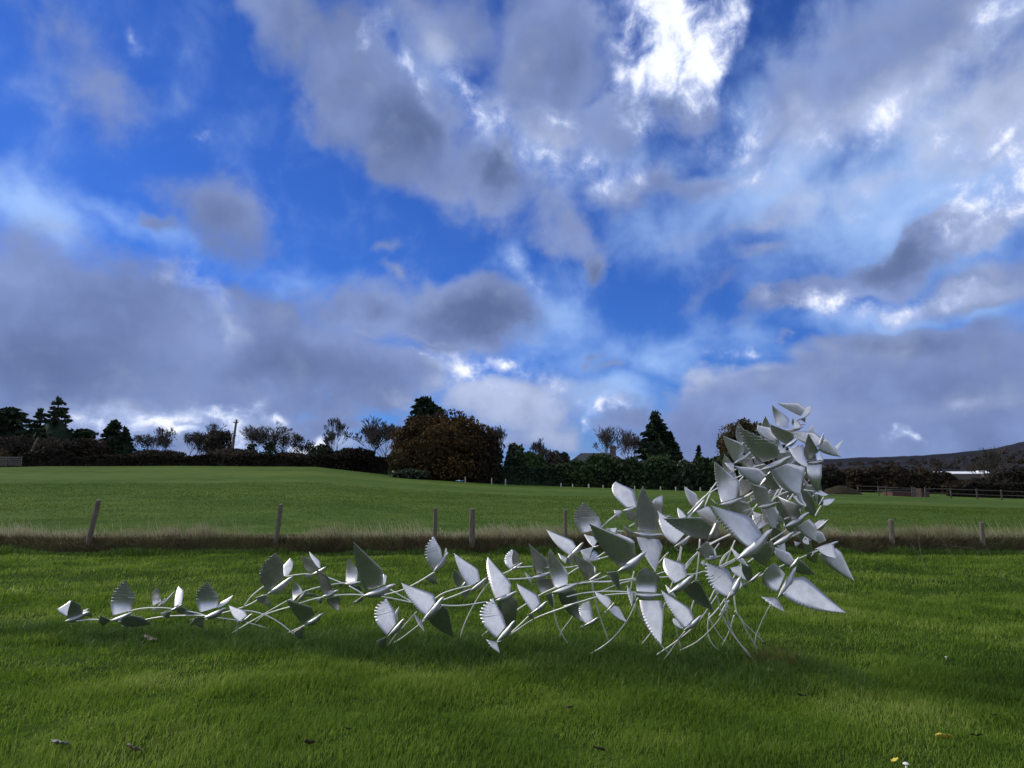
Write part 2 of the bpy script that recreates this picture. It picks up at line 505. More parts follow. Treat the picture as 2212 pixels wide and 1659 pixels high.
def field_h(x, y):
    x = np.asarray(x, float); y = np.asarray(y, float)
    zE, Yd = edge_of(x / y)
    t = np.clip((y - 19.0) / (Yd - 19.0), 0, 1)
    z = 0.42 + (zE - 0.42) * t
    return z + 0.10 * (vnoise(x, y, 7, 3) - 0.5) * np.clip((y - 19) / 8, 0, 1)


def fh(x, y):
    return float(field_h(np.array([x]), np.array([y]))[0])


def grid_mesh(name, X, Y, Z, mat, loc=(0, 0, 0)):
    ny, nx = X.shape
    V = np.stack([X, Y, Z], -1).reshape(-1, 3) - np.array(loc)
    i = np.arange(ny - 1)[:, None] * nx + np.arange(nx - 1)[None, :]
    F = np.stack([i, i + 1, i + nx + 1, i + nx], -1).reshape(-1, 4)
    return place(name, mesh_np(name, V, F, mat, True), None, loc)


xs = np.concatenate([np.linspace(-320, -20, 16), np.arange(-19, 19.01, 0.3), np.linspace(20, 320, 16)])
ys = np.concatenate([np.linspace(-320, -3, 22), np.arange(-2, 18.61, 0.3), [18.62]])
Xg, Yg = np.meshgrid(xs, ys)
tag(grid_mesh('lawn', Xg, Yg, lawn_h(Xg, Yg), M_LAWN), 'short mown green lawn in front of the bank', kind='structure')

bx = np.concatenate([np.linspace(-320, -31, 14), np.arange(-30, 30.01, 0.25), np.linspace(31, 320, 14)])
prof = [(18.20, -0.10), (18.34, 0.06), (18.44, 0.18), (18.54, 0.27), (18.68, 0.34), (18.95, 0.38), (19.4, 0.40)]
Xb = np.repeat(bx[None, :], len(prof), 0)
Yb_ = np.stack([p[0] + 0.22 * (vnoise(bx, bx * 0, 1.7, 11) - 0.5) * (0 < i < 6) for i, p in enumerate(prof)])
Zb = np.stack([p[1] + (0.16 * (vnoise(bx, bx * 0 + i * .3, 0.9, 12) - 0.5) + 0.16 * (vnoise(bx, bx * 0, 2.6, 14) - 0.5) + 0.05 * (vnoise(bx, bx * 0 + i, .3, 13) - .5)) * (1 if 0 < i < 6 else 0) for i, p in enumerate(prof)])
tag(grid_mesh('bank', Xb, Yb_, Zb, M_BANK), 'low dark earth bank between the lawn and the pasture', kind='structure')

us = np.linspace(-1.15, 1.15, 140)
yr = 19.0 * (150 / 19.0) ** np.linspace(0, 1, 90)
Uf, Yf = np.meshgrid(us, yr)
tag(grid_mesh('field', Uf * Yf, Yf, field_h(Uf * Yf, Yf), M_FIELD), 'sloping green pasture beyond the bank', kind='structure')
us2 = np.linspace(-3.2, 3.2, 90)
yr2 = 140.0 * (9000 / 140.0) ** np.linspace(0, 1, 40)
Uc, Yc = np.meshgrid(us2, yr2)
zc_, _ = edge_of(Uc)
tag(grid_mesh('countryside', Uc * Yc, Yc, np.clip(zc_ - 0.4 - np.clip((Yc - 150) / 150, 0, 1) * 3.0, -3, 9) * np.ones_like(Uc), M_COUNTRY), 'flat land running away behind the trees', kind='structure')
# side ground left and right of the pasture
for sgn in (-1, 1):
    Xs, Ys = np.meshgrid(np.linspace(1.10, 17, 24) * sgn, np.linspace(19.0, 150, 14))
    zz, _ = edge_of(np.full_like(Xs, 1.15 * sgn))
    tt = np.clip((Ys - 19) / 70, 0, 1)
    tag(grid_mesh('pasture', Xs * Ys, Ys, 0.3 + (zz - 0.4) * tt, M_FIELD), 'pasture continuing past the edge of the view', kind='structure')


# ------------------------------------------------------------------ grass
def blades(name, x, y, z, h, w, lean, ldir, mat, rnd=None):
    n = len(x)
    az = RNG.uniform(0, np.pi, n)
    dx, dy = np.cos(az) * w / 2, np.sin(az) * w / 2
    lx, ly = np.cos(ldir) * lean * h, np.sin(ldir) * lean * h
    hz = h * np.sqrt(np.clip(1 - (lean * 0.8) ** 2, 0.15, 1))
    V = np.empty((n, 5, 3), np.float32)
    V[:, 0] = np.stack([x - dx, y - dy, z - 0.01], -1)
    V[:, 1] = np.stack([x + dx, y + dy, z - 0.01], -1)
    V[:, 2] = np.stack([x - dx * .8 + lx * .38, y - dy * .8 + ly * .38, z + hz * .62], -1)
    V[:, 3] = np.stack([x + dx * .8 + lx * .38, y + dy * .8 + ly * .38, z + hz * .62], -1)
    V[:, 4] = np.stack([x + lx, y + ly, z + hz], -1)
    b = np.arange(n)[:, None] * 5
    F = np.concatenate([b + [0, 1, 3], b + [0, 3, 2], b + [2, 3, 4]], 1).reshape(-1, 3)
    r = RNG.uniform(0, 1, n) if rnd is None else rnd
    return place(name, mesh_np(name, V.reshape(-1, 3), F, mat, False, np.repeat(r, 5)))


def scatter(n, y0, y1, um=0.80):
    y = np.sqrt(RNG.uniform(y0 * y0, y1 * y1, n))
    return RNG.uniform(-1, 1, n) * (um * .9 * y + 1.8), y


def rank_mask(x, y):
    """long unmown grass round the feet of the sculpture"""
    u = x / y
    yc = np.interp(u, [-0.62, -0.5, -0.1, 0.25, 0.42], [8.7, 8.35, 7.7, 7.0, 6.6])
    hw = np.interp(u, [-0.66, -0.55, -0.1, 0.25, 0.38, 0.46], [0.05, 0.55, 0.75, 0.85, 0.6, 0.0])
    m = np.clip(1.3 - np.abs(y - yc) / np.maximum(hw, 1e-3), 0, 1)
    m2 = np.clip(1.4 - np.hypot((x - 2.62) / 0.34, (y - 6.35) / 0.22), 0, 1)
    return np.maximum(m, m2) * np.clip(0.35 + 1.3 * vnoise(x, y, .5, 21), 0, 1)


def lawn_grass():
    xs_, ys_ = [], []
    for (n, a, b) in ((230000, 3.4, 7.0), (155000, 7.0, 11.5), (105000, 11.5, 18.5)):
        x, y = scatter(n, a, b)
        xs_.append(x); ys_.append(y)
    x, y = np.concatenate(xs_), np.concatenate(ys_)
    c = vnoise(x, y, 0.28, 5) * .6 + vnoise(x, y, 0.9, 6) * .4
    keep = RNG.uniform(0, 1, len(x)) < 0.35 + 1.0 * c
    x, y, c = x[keep], y[keep], c[keep]
    n = len(x)
    h = (0.024 + 0.055 * c ** 1.8) * RNG.uniform(0.5, 1.6, n)
    far = np.clip((y - 4) / 14, 0, 1)
    w = (0.0044 + 0.010 * far) * RNG.uniform(.7, 1.3, n)
    ld = 0.5 + 2.2 * (vnoise(x, y, 0.6, 8) - .5) + RNG.normal(0, 1.1, n)
    rnd = np.clip(RNG.normal(0.40, 0.27, n) + 0.5 * (vnoise(x, y, 0.5, 9) - .5) + .22 * (vnoise(x * .5, y, 1.4, 10) - .5), 0, 1)
    o = blades('lawn_grass', x, y, lawn_h(x, y), h * (1 + .25 * far), w, RNG.uniform(.25, 1.0, n), ld, M_GRASS, rnd)
    tag(o, 'short green grass blades covering the lawn', 'grass', kind='stuff')
    # rank grass
    x, y = scatter(150000, 5.8, 9.6, 0.68)
    k = RNG.uniform(0, 1, len(x)) < rank_mask(x, y)
    x, y = x[k], y[k]
    n = len(x)
    h = RNG.uniform(.07, .19, n) * (0.6 + .7 * vnoise(x, y, .35, 23))
    o = blades('rank_grass', x, y, lawn_h(x, y), h * .85, RNG.uniform(.005, .008, n), RNG.uniform(.3, 1.05, n), RNG.uniform(0, 6.28, n), M_GRASS_DK)
    tag(o, 'longer dark unmown grass round the feet of the sculpture', 'grass', kind='stuff')
    # tawny tuft
    cx, cy = at(1690, 1395, 7.0).x, 7.05
    n = 260
    x, y = RNG.normal(cx, .16, n), RNG.normal(cy, .10, n)
    o = blades('dry_grass_tuft', x, y, lawn_h(x, y), RNG.uniform(.10, .30, n), RNG.uniform(.004, .006, n), RNG.uniform(.3, .9, n), RNG.normal(2.6, .8, n), M_TUFT)
    tag(o, 'tawny tuft of dry grass beside the rightmost legs of the sculpture', 'grass tuft', kind='stuff')


def pasture_grass():
    x, y = scatter(130000, 19.2, 48, 0.76)
    k = RNG.uniform(0, 1, len(x)) < np.clip(1.25 - (y - 19) / 34, .12, 1)
    x, y = x[k], y[k]
    n = len(x)
    c = vnoise(x, y, 1.6, 31) * .6 + vnoise(x * .5, y, .6, 32) * .4
    h = (0.025 + 0.05 * c ** 1.6) * RNG.uniform(.6, 1.3, n)
    o = blades('pasture_grass', x, y, field_h(x, y), h, RNG.uniform(.012, .026, n) * (y / 24), RNG.uniform(.2, .9, n), RNG.normal(.5, 1.2, n), M_FGRASS,
               np.clip(RNG.normal(.45, .2, n) + .5 * (vnoise(x * .4, y, 1.5, 33) - .5), 0, 1))
    tag(o, 'green pasture grass beyond the bank', 'grass', kind='stuff')


def bank_grass():
    # pale dry grass along the top of the bank
    n = 30000
    x = RNG.uniform(-16.5, 16.5, n)
    c = vnoise(x, x * 0, 1.1, 41) * .55 + vnoise(x, x * 0, .33, 42) * .45
    k = RNG.uniform(0, 1, n) < .25 + .75 * c
    x, c = x[k], c[k]
    n = len(x)
    y = 18.62 + np.abs(RNG.normal(0, .30, n))
    h = RNG.uniform(.12, .38, n) * (.35 + 1.1 * c ** 1.3)
    o = blades('dry_grass', x, y, np.where(y > 19.2, field_h(x, y), .33) - .02, h, RNG.uniform(.006, .012, n), RNG.uniform(.15, .8, n), RNG.normal(2.7, .5, n), M_STRAW)
    tag(o, 'pale dry grass fringe along the top of the bank', 'dry grass', kind='stuff')
    # tall seeding stalks
    n = 2600
    x = RNG.uniform(-16.5, 16.5, n)
    c = vnoise(x, x * 0, 1.4, 45)
    k = RNG.uniform(0, 1, n) < np.clip(c * 2 - .6, .03, 1)
    x = x[k]; n = len(x)
    o = blades('dry_stalks', x, 18.7 + np.abs(RNG.normal(0, .2, n)), np.full(n, .31), RNG.uniform(.3, .62, n), RNG.uniform(.006, .010, n), RNG.uniform(.2, .6, n), RNG.normal(2.6, .5, n), M_STRAW)
    tag(o, 'tall pale seeding grass stalks on the bank', 'dry grass', kind='stuff')
    # dead brown growth hanging on the bank's face
    n = 60000
    x = RNG.uniform(-16.5, 16.5, n)
    t = RNG.uniform(0, 1, n)
    y = 18.28 + .34 * t + .22 * (vnoise(x, x * 0, 1.7, 11) - .5)
    z = .0 + .32 * t
    o = blades('bank_growth', x, y - .03, z, RNG.uniform(.08, .24, n), RNG.uniform(.007, .014, n), RNG.uniform(.6, 1.1, n), RNG.normal(-1.57, .7, n), M_DEAD)
    tag(o, 'dark dead growth on the face of the bank', 'undergrowth', kind='stuff')
    # straw hanging down over the face
    n = 9000
    x = RNG.uniform(-16.5, 16.5, n)
    c = vnoise(x, x * 0, .8, 48)
    k = RNG.uniform(0, 1, n) < np.clip(c * 1.9 - .5, .05, 1)
    x = x[k]; n = len(x)
    t = RNG.uniform(.35, 1, n)
    o = blades('hanging_straw', x, 18.26 + .34 * t + .22 * (vnoise(x, x * 0, 1.7, 11) - .5), .02 + .32 * t, RNG.uniform(.10, .26, n), RNG.uniform(.006, .011, n), RNG.uniform(.9, 1.1, n), RNG.normal(-1.2, .8, n), M_STRAW)
    tag(o, 'pale straw hanging over the face of the bank', 'dry grass', kind='stuff')
    # green growth mixed into the face
    n = 16000
    x = RNG.uniform(-16.5, 16.5, n)
    k = RNG.uniform(0, 1, n) < np.clip(vnoise(x, x * 0, 1.5, 50) * 1.8 - .3, .05, 1)
    x = x[k]; n = len(x)
    t = RNG.uniform(0, 1, n)
    o = blades('green_growth', x, 18.24 + .34 * t + .22 * (vnoise(x, x * 0, 1.7, 11) - .5), .32 * t, RNG.uniform(.06, .18, n), RNG.uniform(.007, .013, n), RNG.uniform(.4, 1.1, n), RNG.normal(-1.57, .8, n), M_GRASS_DK)
    tag(o, 'green grass mixed into the dead growth on the bank face', 'grass', kind='stuff')
    # green fringe at the foot
    n = 34000
    x = RNG.uniform(-16.5, 16.5, n)
    y = 18.16 + RNG.normal(0, .12, n)
    o = blades('foot_grass', x, y, np.where(y > 18.3, .06, 0.0), RNG.uniform(.05, .20, n) * (.4 + 1.2 * vnoise(x, x * 0, .7, 49)), RNG.uniform(.008, .014, n), RNG.uniform(.2, .9, n), RNG.uniform(0, 6.28, n), M_GRASS_DK)
    tag(o, 'dark green grass along the foot of the bank', 'grass', kind='stuff')


lawn_grass()
pasture_grass()
bank_grass()

# ------------------------------------------------------------------ trees
LM = {
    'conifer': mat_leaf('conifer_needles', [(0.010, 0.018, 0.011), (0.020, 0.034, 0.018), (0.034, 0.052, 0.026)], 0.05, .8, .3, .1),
    'evergreen': mat_leaf('evergreen_leaves', [(0.014, 0.026, 0.010), (0.030, 0.052, 0.018), (0.055, 0.085, 0.028)], 0.08, .7, .3, .15),
    'rust': mat_leaf('rusty_leaves', [(0.016, 0.016, 0.009), (0.040, 0.028, 0.013), (0.085, 0.048, 0.017), (0.11, 0.075, 0.024)], 0.15, .8, .35, .1),
    'gold': mat_leaf('golden_leaves', [(0.03, 0.026, 0.014), (0.075, 0.06, 0.026), (0.13, 0.10, 0.042)], 0.15, .8, .3, .1),
    'brown': mat_leaf('brown_leaves', [(0.018, 0.015, 0.011), (0.036, 0.028, 0.018), (0.055, 0.040, 0.024)], 0.1, .8, .2, .1),
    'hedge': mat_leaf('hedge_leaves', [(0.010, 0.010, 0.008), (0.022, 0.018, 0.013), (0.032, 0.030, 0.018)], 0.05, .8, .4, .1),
    'ivy': mat_leaf('ivy_leaves', [(0.012, 0.022, 0.012), (0.028, 0.045, 0.02), (0.05, 0.065, 0.03)], 0.05, .5, .6, .3),
    'thicket': mat_leaf('thicket_twigs', [(0.026, 0.023, 0.019), (0.045, 0.038, 0.030), (0.062, 0.054, 0.040)], 0.1, .9, .2, .1),
}


def leaf_quads(P, size, rng, up=0.0, axis=None):
    """diamond leaf clumps at the points P"""
    n = len(P)
    a = rng.normal(size=(n, 3)) if axis is None else axis + rng.normal(size=(n, 3)) * .35
    a /= np.linalg.norm(a, axis=1, keepdims=True)
    b = rng.normal(size=(n, 3)); b[:, 2] += up
    b -= a * np.sum(a * b, 1, keepdims=True)
    b /= np.linalg.norm(b, axis=1, keepdims=True) + 1e-9
    s = size * rng.uniform(.6, 1.4, (n, 1))
    V = np.stack([P - a * s, P + b * s * .45, P + a * s, P - b * s * .45], 1).reshape(-1, 3)
    F = np.arange(4 * n).reshape(-1, 4)
    return V, F


def core_blob(c, r, rng, n=9, m=14):
    """rough opaque heart of a dense crown"""
    V = []
    ph = rng.uniform(0, 6.28, 6)
    for i in range(n + 1):
        th = math.pi * i / n
        for j in range(m):
            a = 2 * math.pi * j / m
            k = 1 + .12 * math.sin(3 * a + ph[0] + 2 * th) + .1 * math.sin(5 * a + ph[1] - 3 * th)
            V.append((c[0] + r[0] * k * math.sin(th) * math.cos(a), c[1] + r[1] * k * math.sin(th) * math.sin(a), c[2] + r[2] * k * math.cos(th)))
    F = [(i * m + j, i * m + (j + 1) % m, (i + 1) * m + (j + 1) % m, (i + 1) * m + j) for i in range(n) for j in range(m)]
    return np.array(V), np.array(F)


def joined(parts):
    V, F, Rn, o = [], [], [], 0
    for v, f, r in parts:
        V.append(v); F.append(np.asarray(f) + o); Rn.append(r); o += len(v)
    return np.concatenate(V), np.concatenate(F), np.concatenate(Rn)


def tree_thing(name, label, cat, group, px, Y, dz=0.0):
    c = at(px, HZ, Y)
    z = fh(c.x, Y) + dz
    t = empty(name, (c.x, Y, z))
    tag(t, label, cat, group)
    return t, z


def trunk(t, h, r, rng, mat=None, lean=0.0):
    m = MB()
    m.tube([(0, 0, -.3), (.05 * lean, 0, h * .3), (lean * .4, rng.uniform(-.1, .1) * h * .05, h * .65), (lean, 0, h)], [r * 1.3, r, r * .7, r * .3], 8)
    m.build('trunk', mat or M_BARK, t)


def top_z(py, Y):
    return at(1106, py, Y).z


def conifer(label, px, top, wpx, Y, seed, group=None, levels=24, name='conifer_tree', droop=.25, power=.8, leaf=.34, dens=1.0, core=True, base=None, cat='conifer'):
    rng = np.random.default_rng(seed)
    t, z0 = tree_thing(name, label, cat, group, px, Y)
    H = top_z(top, Y) - z0
    W = wpx * Y / FPX / 2
    trunk(t, H * .97, H * .022 + .05, rng)
    P, A = [], []
    base_h = .4 if base is None else base
    for i in range(levels):
        tt = (i + rng.uniform(-.3, .3)) / levels
        z = base_h + (H - base_h) * max(tt, 0)
        rad = W * (1 - max(tt, 0)) ** power
        nb = int(6 + 7 * (1 - tt))
        for k in range(nb):
            az = rng.uniform(0, 6.283)
            L = rad * rng.choice([rng.uniform(.55, .95), rng.uniform(.85, 1.18)])
            d = np.array([math.cos(az), math.sin(az), 0])
            m = max(4, int(L / leaf * 5.5 * dens))
            s = rng.uniform(.12, 1, m) ** .8
            pt = d[None] * (L * s)[:, None]
            pt[:, 2] = z - droop * L * s + droop * 1.2 * L * s ** 3
            side = np.array([-d[1], d[0], 0])
            pt += side * (rng.normal(0, .16, m) * L * (1.1 - s))[:, None]
            pt[:, 2] += rng.normal(0, .10, m) - .08
            P.append(pt); A.append(np.tile(d + np.array([0, 0, -.15]), (m, 1)))
    tipn = 30
    tp = np.zeros((tipn, 3)); tp[:, 2] = H - rng.uniform(0, .07 * H, tipn); tp[:, :2] = rng.normal(0, .06 * W, (tipn, 2))
    P.append(tp); A.append(np.tile([0, 0, 1.], (tipn, 1)))
    P, A = np.concatenate(P), np.concatenate(A)
    V, F = leaf_quads(P, leaf, rng, .6, A)
    parts = [(V, F, np.repeat(rng.uniform(0, 1, len(P)), 4))]
    if core:
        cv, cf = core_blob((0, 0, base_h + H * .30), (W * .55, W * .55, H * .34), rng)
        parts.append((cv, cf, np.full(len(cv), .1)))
    V, F, rn = joined(parts)
    place('crown', mesh_np('crown', V, F, LM['conifer'], False, rn), t)
    return t


def leafy(label, px, top, wpx, Y, seed, mat, group=None, name='tree', cat='tree', lobes=16, n=7000, leaf=.28, base=None, core=True, shape=1.0, flat=False, skirt=.0, depth=1.0):
    rng = np.random.default_rng(seed)
    t, z0 = tree_thing(name, label, cat, group, px, Y)
    H = top_z(top, Y) - z0
    W = wpx * Y / FPX / 2
    b = (.15 * H if base is None else base)
    trunk(t, H * .6, H * .02 + .06, rng)
    cz, rz = (H + b) / 2, (H - b) / 2
    C = []
    for i in range(lobes):
        d = rng.normal(size=3); d /= np.linalg.norm(d)
        rr = rng.uniform(.35, .74)
        C.append((d * np.array([W, W * depth, rz]) * rr, rng.uniform(.26, .45)))
    per = n // lobes
    P, Rn = [], []
    for (c, r) in C:
        d = rng.normal(size=(per, 3)); d /= np.linalg.norm(d, axis=1, keepdims=True)
        q = c + d * np.array([W, W * depth, rz]) * r * (rng.uniform(.35, 1, (per, 1)) ** .5)
        q[:, 2] += cz
        P.append(q)
        Rn.append(np.clip(rng.uniform(0, 1, per) * .7 + rng.uniform(0, .3), 0, 1))
    k = int(n * .35)
    d = rng.normal(size=(k, 3)); d /= np.linalg.norm(d, axis=1, keepdims=True)
    bump = .80 + .16 * np.sin(d[:, 0] * 5 + seed) * np.sin(d[:, 2] * 6 + 2 * seed) + .1 * np.sin(d[:, 1] * 9 + seed)
    q = d * np.array([W, W * depth, rz]) * (bump * rng.uniform(.86, 1.04, k))[:, None]
    q[:, 2] += cz
    P.append(q); Rn.append(rng.uniform(0, 1, k))
    if skirt:
        k = int(n * skirt)
        a = rng.uniform(0, 6.28, k); rr = np.sqrt(rng.uniform(.1, 1, k))
        q = np.stack([np.cos(a) * W * rr * .95, np.sin(a) * W * depth * rr * .95, rng.uniform(0, cz, k)], -1)
        P.append(q); Rn.append(rng.uniform(0, .7, k))
    P, Rn = np.concatenate(P), np.concatenate(Rn)
    P = P[P[:, 2] > .02]; Rn = Rn[:len(P)]
    V, F = leaf_quads(P, leaf, rng)
    parts = [(V, F, np.repeat(Rn, 4))]
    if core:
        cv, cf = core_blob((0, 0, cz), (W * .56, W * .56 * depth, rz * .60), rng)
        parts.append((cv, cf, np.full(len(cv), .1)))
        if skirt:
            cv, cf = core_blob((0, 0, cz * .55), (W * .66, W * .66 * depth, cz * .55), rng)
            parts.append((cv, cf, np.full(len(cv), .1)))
    V, F, rn = joined(parts)
    place('crown', mesh_np('crown', V, F, LM[mat], False, rn), t)
    return t


def bare(label, px, top, wpx, Y, seed, group=None, name='bare_tree', cat='bare tree', depth=6, up=.35, thick=1.0, ivy=0, haze=0, forks=3, first=.22):
    rng = np.random.default_rng(seed)
    t, z0 = tree_thing(name, label, cat, group, px, Y)
    H = top_z(top, Y) - z0
    W = wpx * Y / FPX / 2
    segs = []
    tips = []

    def grow(p, d, L, r, lev):
        n = 3 if lev < 3 else 2
        for i in range(n):
            d2 = d + rng.normal(size=3) * .16 + np.array([0, 0, .06])
            d2 /= np.linalg.norm(d2)
            q = p + d2 * L / n
            r2 = max(r * .86, .012)
            segs.append((p, q, r, r2))
            p, d, r = q, d2, r2
        if lev >= depth:
            tips.append(p)
            return
        k = forks if lev else forks + 2
        for i in range(k):
            a = rng.uniform(0, 6.283)
            s = rng.uniform(.35, .8) if i else rng.uniform(.05, .3)
            o = np.array([math.cos(a), math.sin(a), 0]) * s
            d2 = d + o + np.array([0, 0, up * .35]); d2 /= np.linalg.norm(d2)
            grow(p, d2, L * rng.uniform(.62, .88), max(r * rng.uniform(.5, .72), .014), lev + 1)
    grow(np.zeros(3), np.array([0, 0, 1.]), 1.0 * first / .22, .085, 0)
    A = np.array([s[0] for s in segs]); B = np.array([s[1] for s in segs])
    ra = np.array([s[2] for s in segs]); rb = np.array([s[3] for s in segs])
    sz = H / B[:, 2].max()
    sx = W / max(np.percentile(np.abs(B[:, :2]), 98), .01)
    S = np.array([sx, sx, sz])
    A, B = A * S, B * S
    rs = H * .045 * thick / .085 * .55
    ra, rb = np.maximum(ra * rs * .6, .021), np.maximum(rb * rs * .6, .016)
    A[0, 2] -= .3
    D = B - A; D /= np.linalg.norm(D, axis=1, keepdims=True) + 1e-9
    ref = np.where(np.abs(D[:, 2:3]) > .9, np.array([[1., 0, 0]]), np.array([[0., 0, 1.]]))
    U = np.cross(D, ref); U /= np.linalg.norm(U, axis=1, keepdims=True) + 1e-9
    Wv = np.cross(D, U)
    rings = []
    for (c, rr) in ((A, ra), (B, rb)):
        for k in range(3):
            an = 2 * math.pi * k / 3
            rings.append(c + (U * math.cos(an) + Wv * math.sin(an)) * rr[:, None])
    V = np.stack(rings, 1).reshape(-1, 3)
    b = np.arange(len(A))[:, None] * 6
    F = np.concatenate([b + [k, (k + 1) % 3, 3 + (k + 1) % 3, 3 + k] for k in range(3)], 1).reshape(-1, 4)
    nt = 3 * 1 + 0
    # trunk = first run of segments, limbs = the rest
    cut = nt * 6
    place('trunk', mesh_np('trunk', V[:cut], F[:nt * 3], M_BARK), t)
    place('limbs', mesh_np('limbs', V[cut:], F[nt * 3:] - cut, M_TWIG), t)
    haze = haze // 3
    if haze:
        T = B[rng.integers(len(B) // 3, len(B), haze)] + rng.normal(0, .25, (haze, 3))
        Vq, Fq = leaf_quads(T, .13, rng)
        tag(place('twigs', mesh_np('twigs', Vq, Fq, LM['thicket'], False, np.repeat(rng.uniform(0, 1, haze), 4)), t), kind='stuff')
    if ivy:
        q = np.stack([rng.normal(0, W * .10, ivy), rng.normal(0, W * .10, ivy), rng.uniform(0, H * .55, ivy)], -1)
        Vq, Fq = leaf_quads(q, .24, rng)
        place('ivy', mesh_np('ivy', Vq, Fq, LM['ivy'], False, np.repeat(rng.uniform(0, 1, ivy), 4)), t)
    return t


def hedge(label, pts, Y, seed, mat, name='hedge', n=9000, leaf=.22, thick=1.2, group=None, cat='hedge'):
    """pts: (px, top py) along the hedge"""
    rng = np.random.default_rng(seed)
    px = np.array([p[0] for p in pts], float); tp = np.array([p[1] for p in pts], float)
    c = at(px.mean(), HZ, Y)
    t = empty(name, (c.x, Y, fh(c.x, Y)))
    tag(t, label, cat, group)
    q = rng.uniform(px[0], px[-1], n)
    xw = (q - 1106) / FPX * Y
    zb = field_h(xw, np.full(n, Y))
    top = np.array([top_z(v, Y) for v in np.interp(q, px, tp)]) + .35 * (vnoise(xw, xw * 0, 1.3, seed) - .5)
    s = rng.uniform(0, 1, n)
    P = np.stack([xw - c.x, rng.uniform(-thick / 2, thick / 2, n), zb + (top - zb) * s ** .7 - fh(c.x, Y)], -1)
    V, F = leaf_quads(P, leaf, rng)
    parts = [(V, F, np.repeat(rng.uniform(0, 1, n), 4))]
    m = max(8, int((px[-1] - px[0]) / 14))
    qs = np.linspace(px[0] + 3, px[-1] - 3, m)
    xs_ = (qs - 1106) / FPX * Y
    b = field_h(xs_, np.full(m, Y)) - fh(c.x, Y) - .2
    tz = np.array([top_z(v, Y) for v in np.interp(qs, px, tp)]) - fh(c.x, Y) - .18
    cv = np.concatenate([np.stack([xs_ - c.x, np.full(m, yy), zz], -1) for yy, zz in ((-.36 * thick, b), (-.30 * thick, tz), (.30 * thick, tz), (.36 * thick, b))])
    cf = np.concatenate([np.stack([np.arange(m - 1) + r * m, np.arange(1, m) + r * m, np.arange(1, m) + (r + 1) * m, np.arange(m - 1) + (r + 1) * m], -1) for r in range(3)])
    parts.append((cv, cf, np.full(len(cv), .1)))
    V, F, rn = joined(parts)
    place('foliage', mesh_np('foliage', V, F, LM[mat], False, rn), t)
    return t


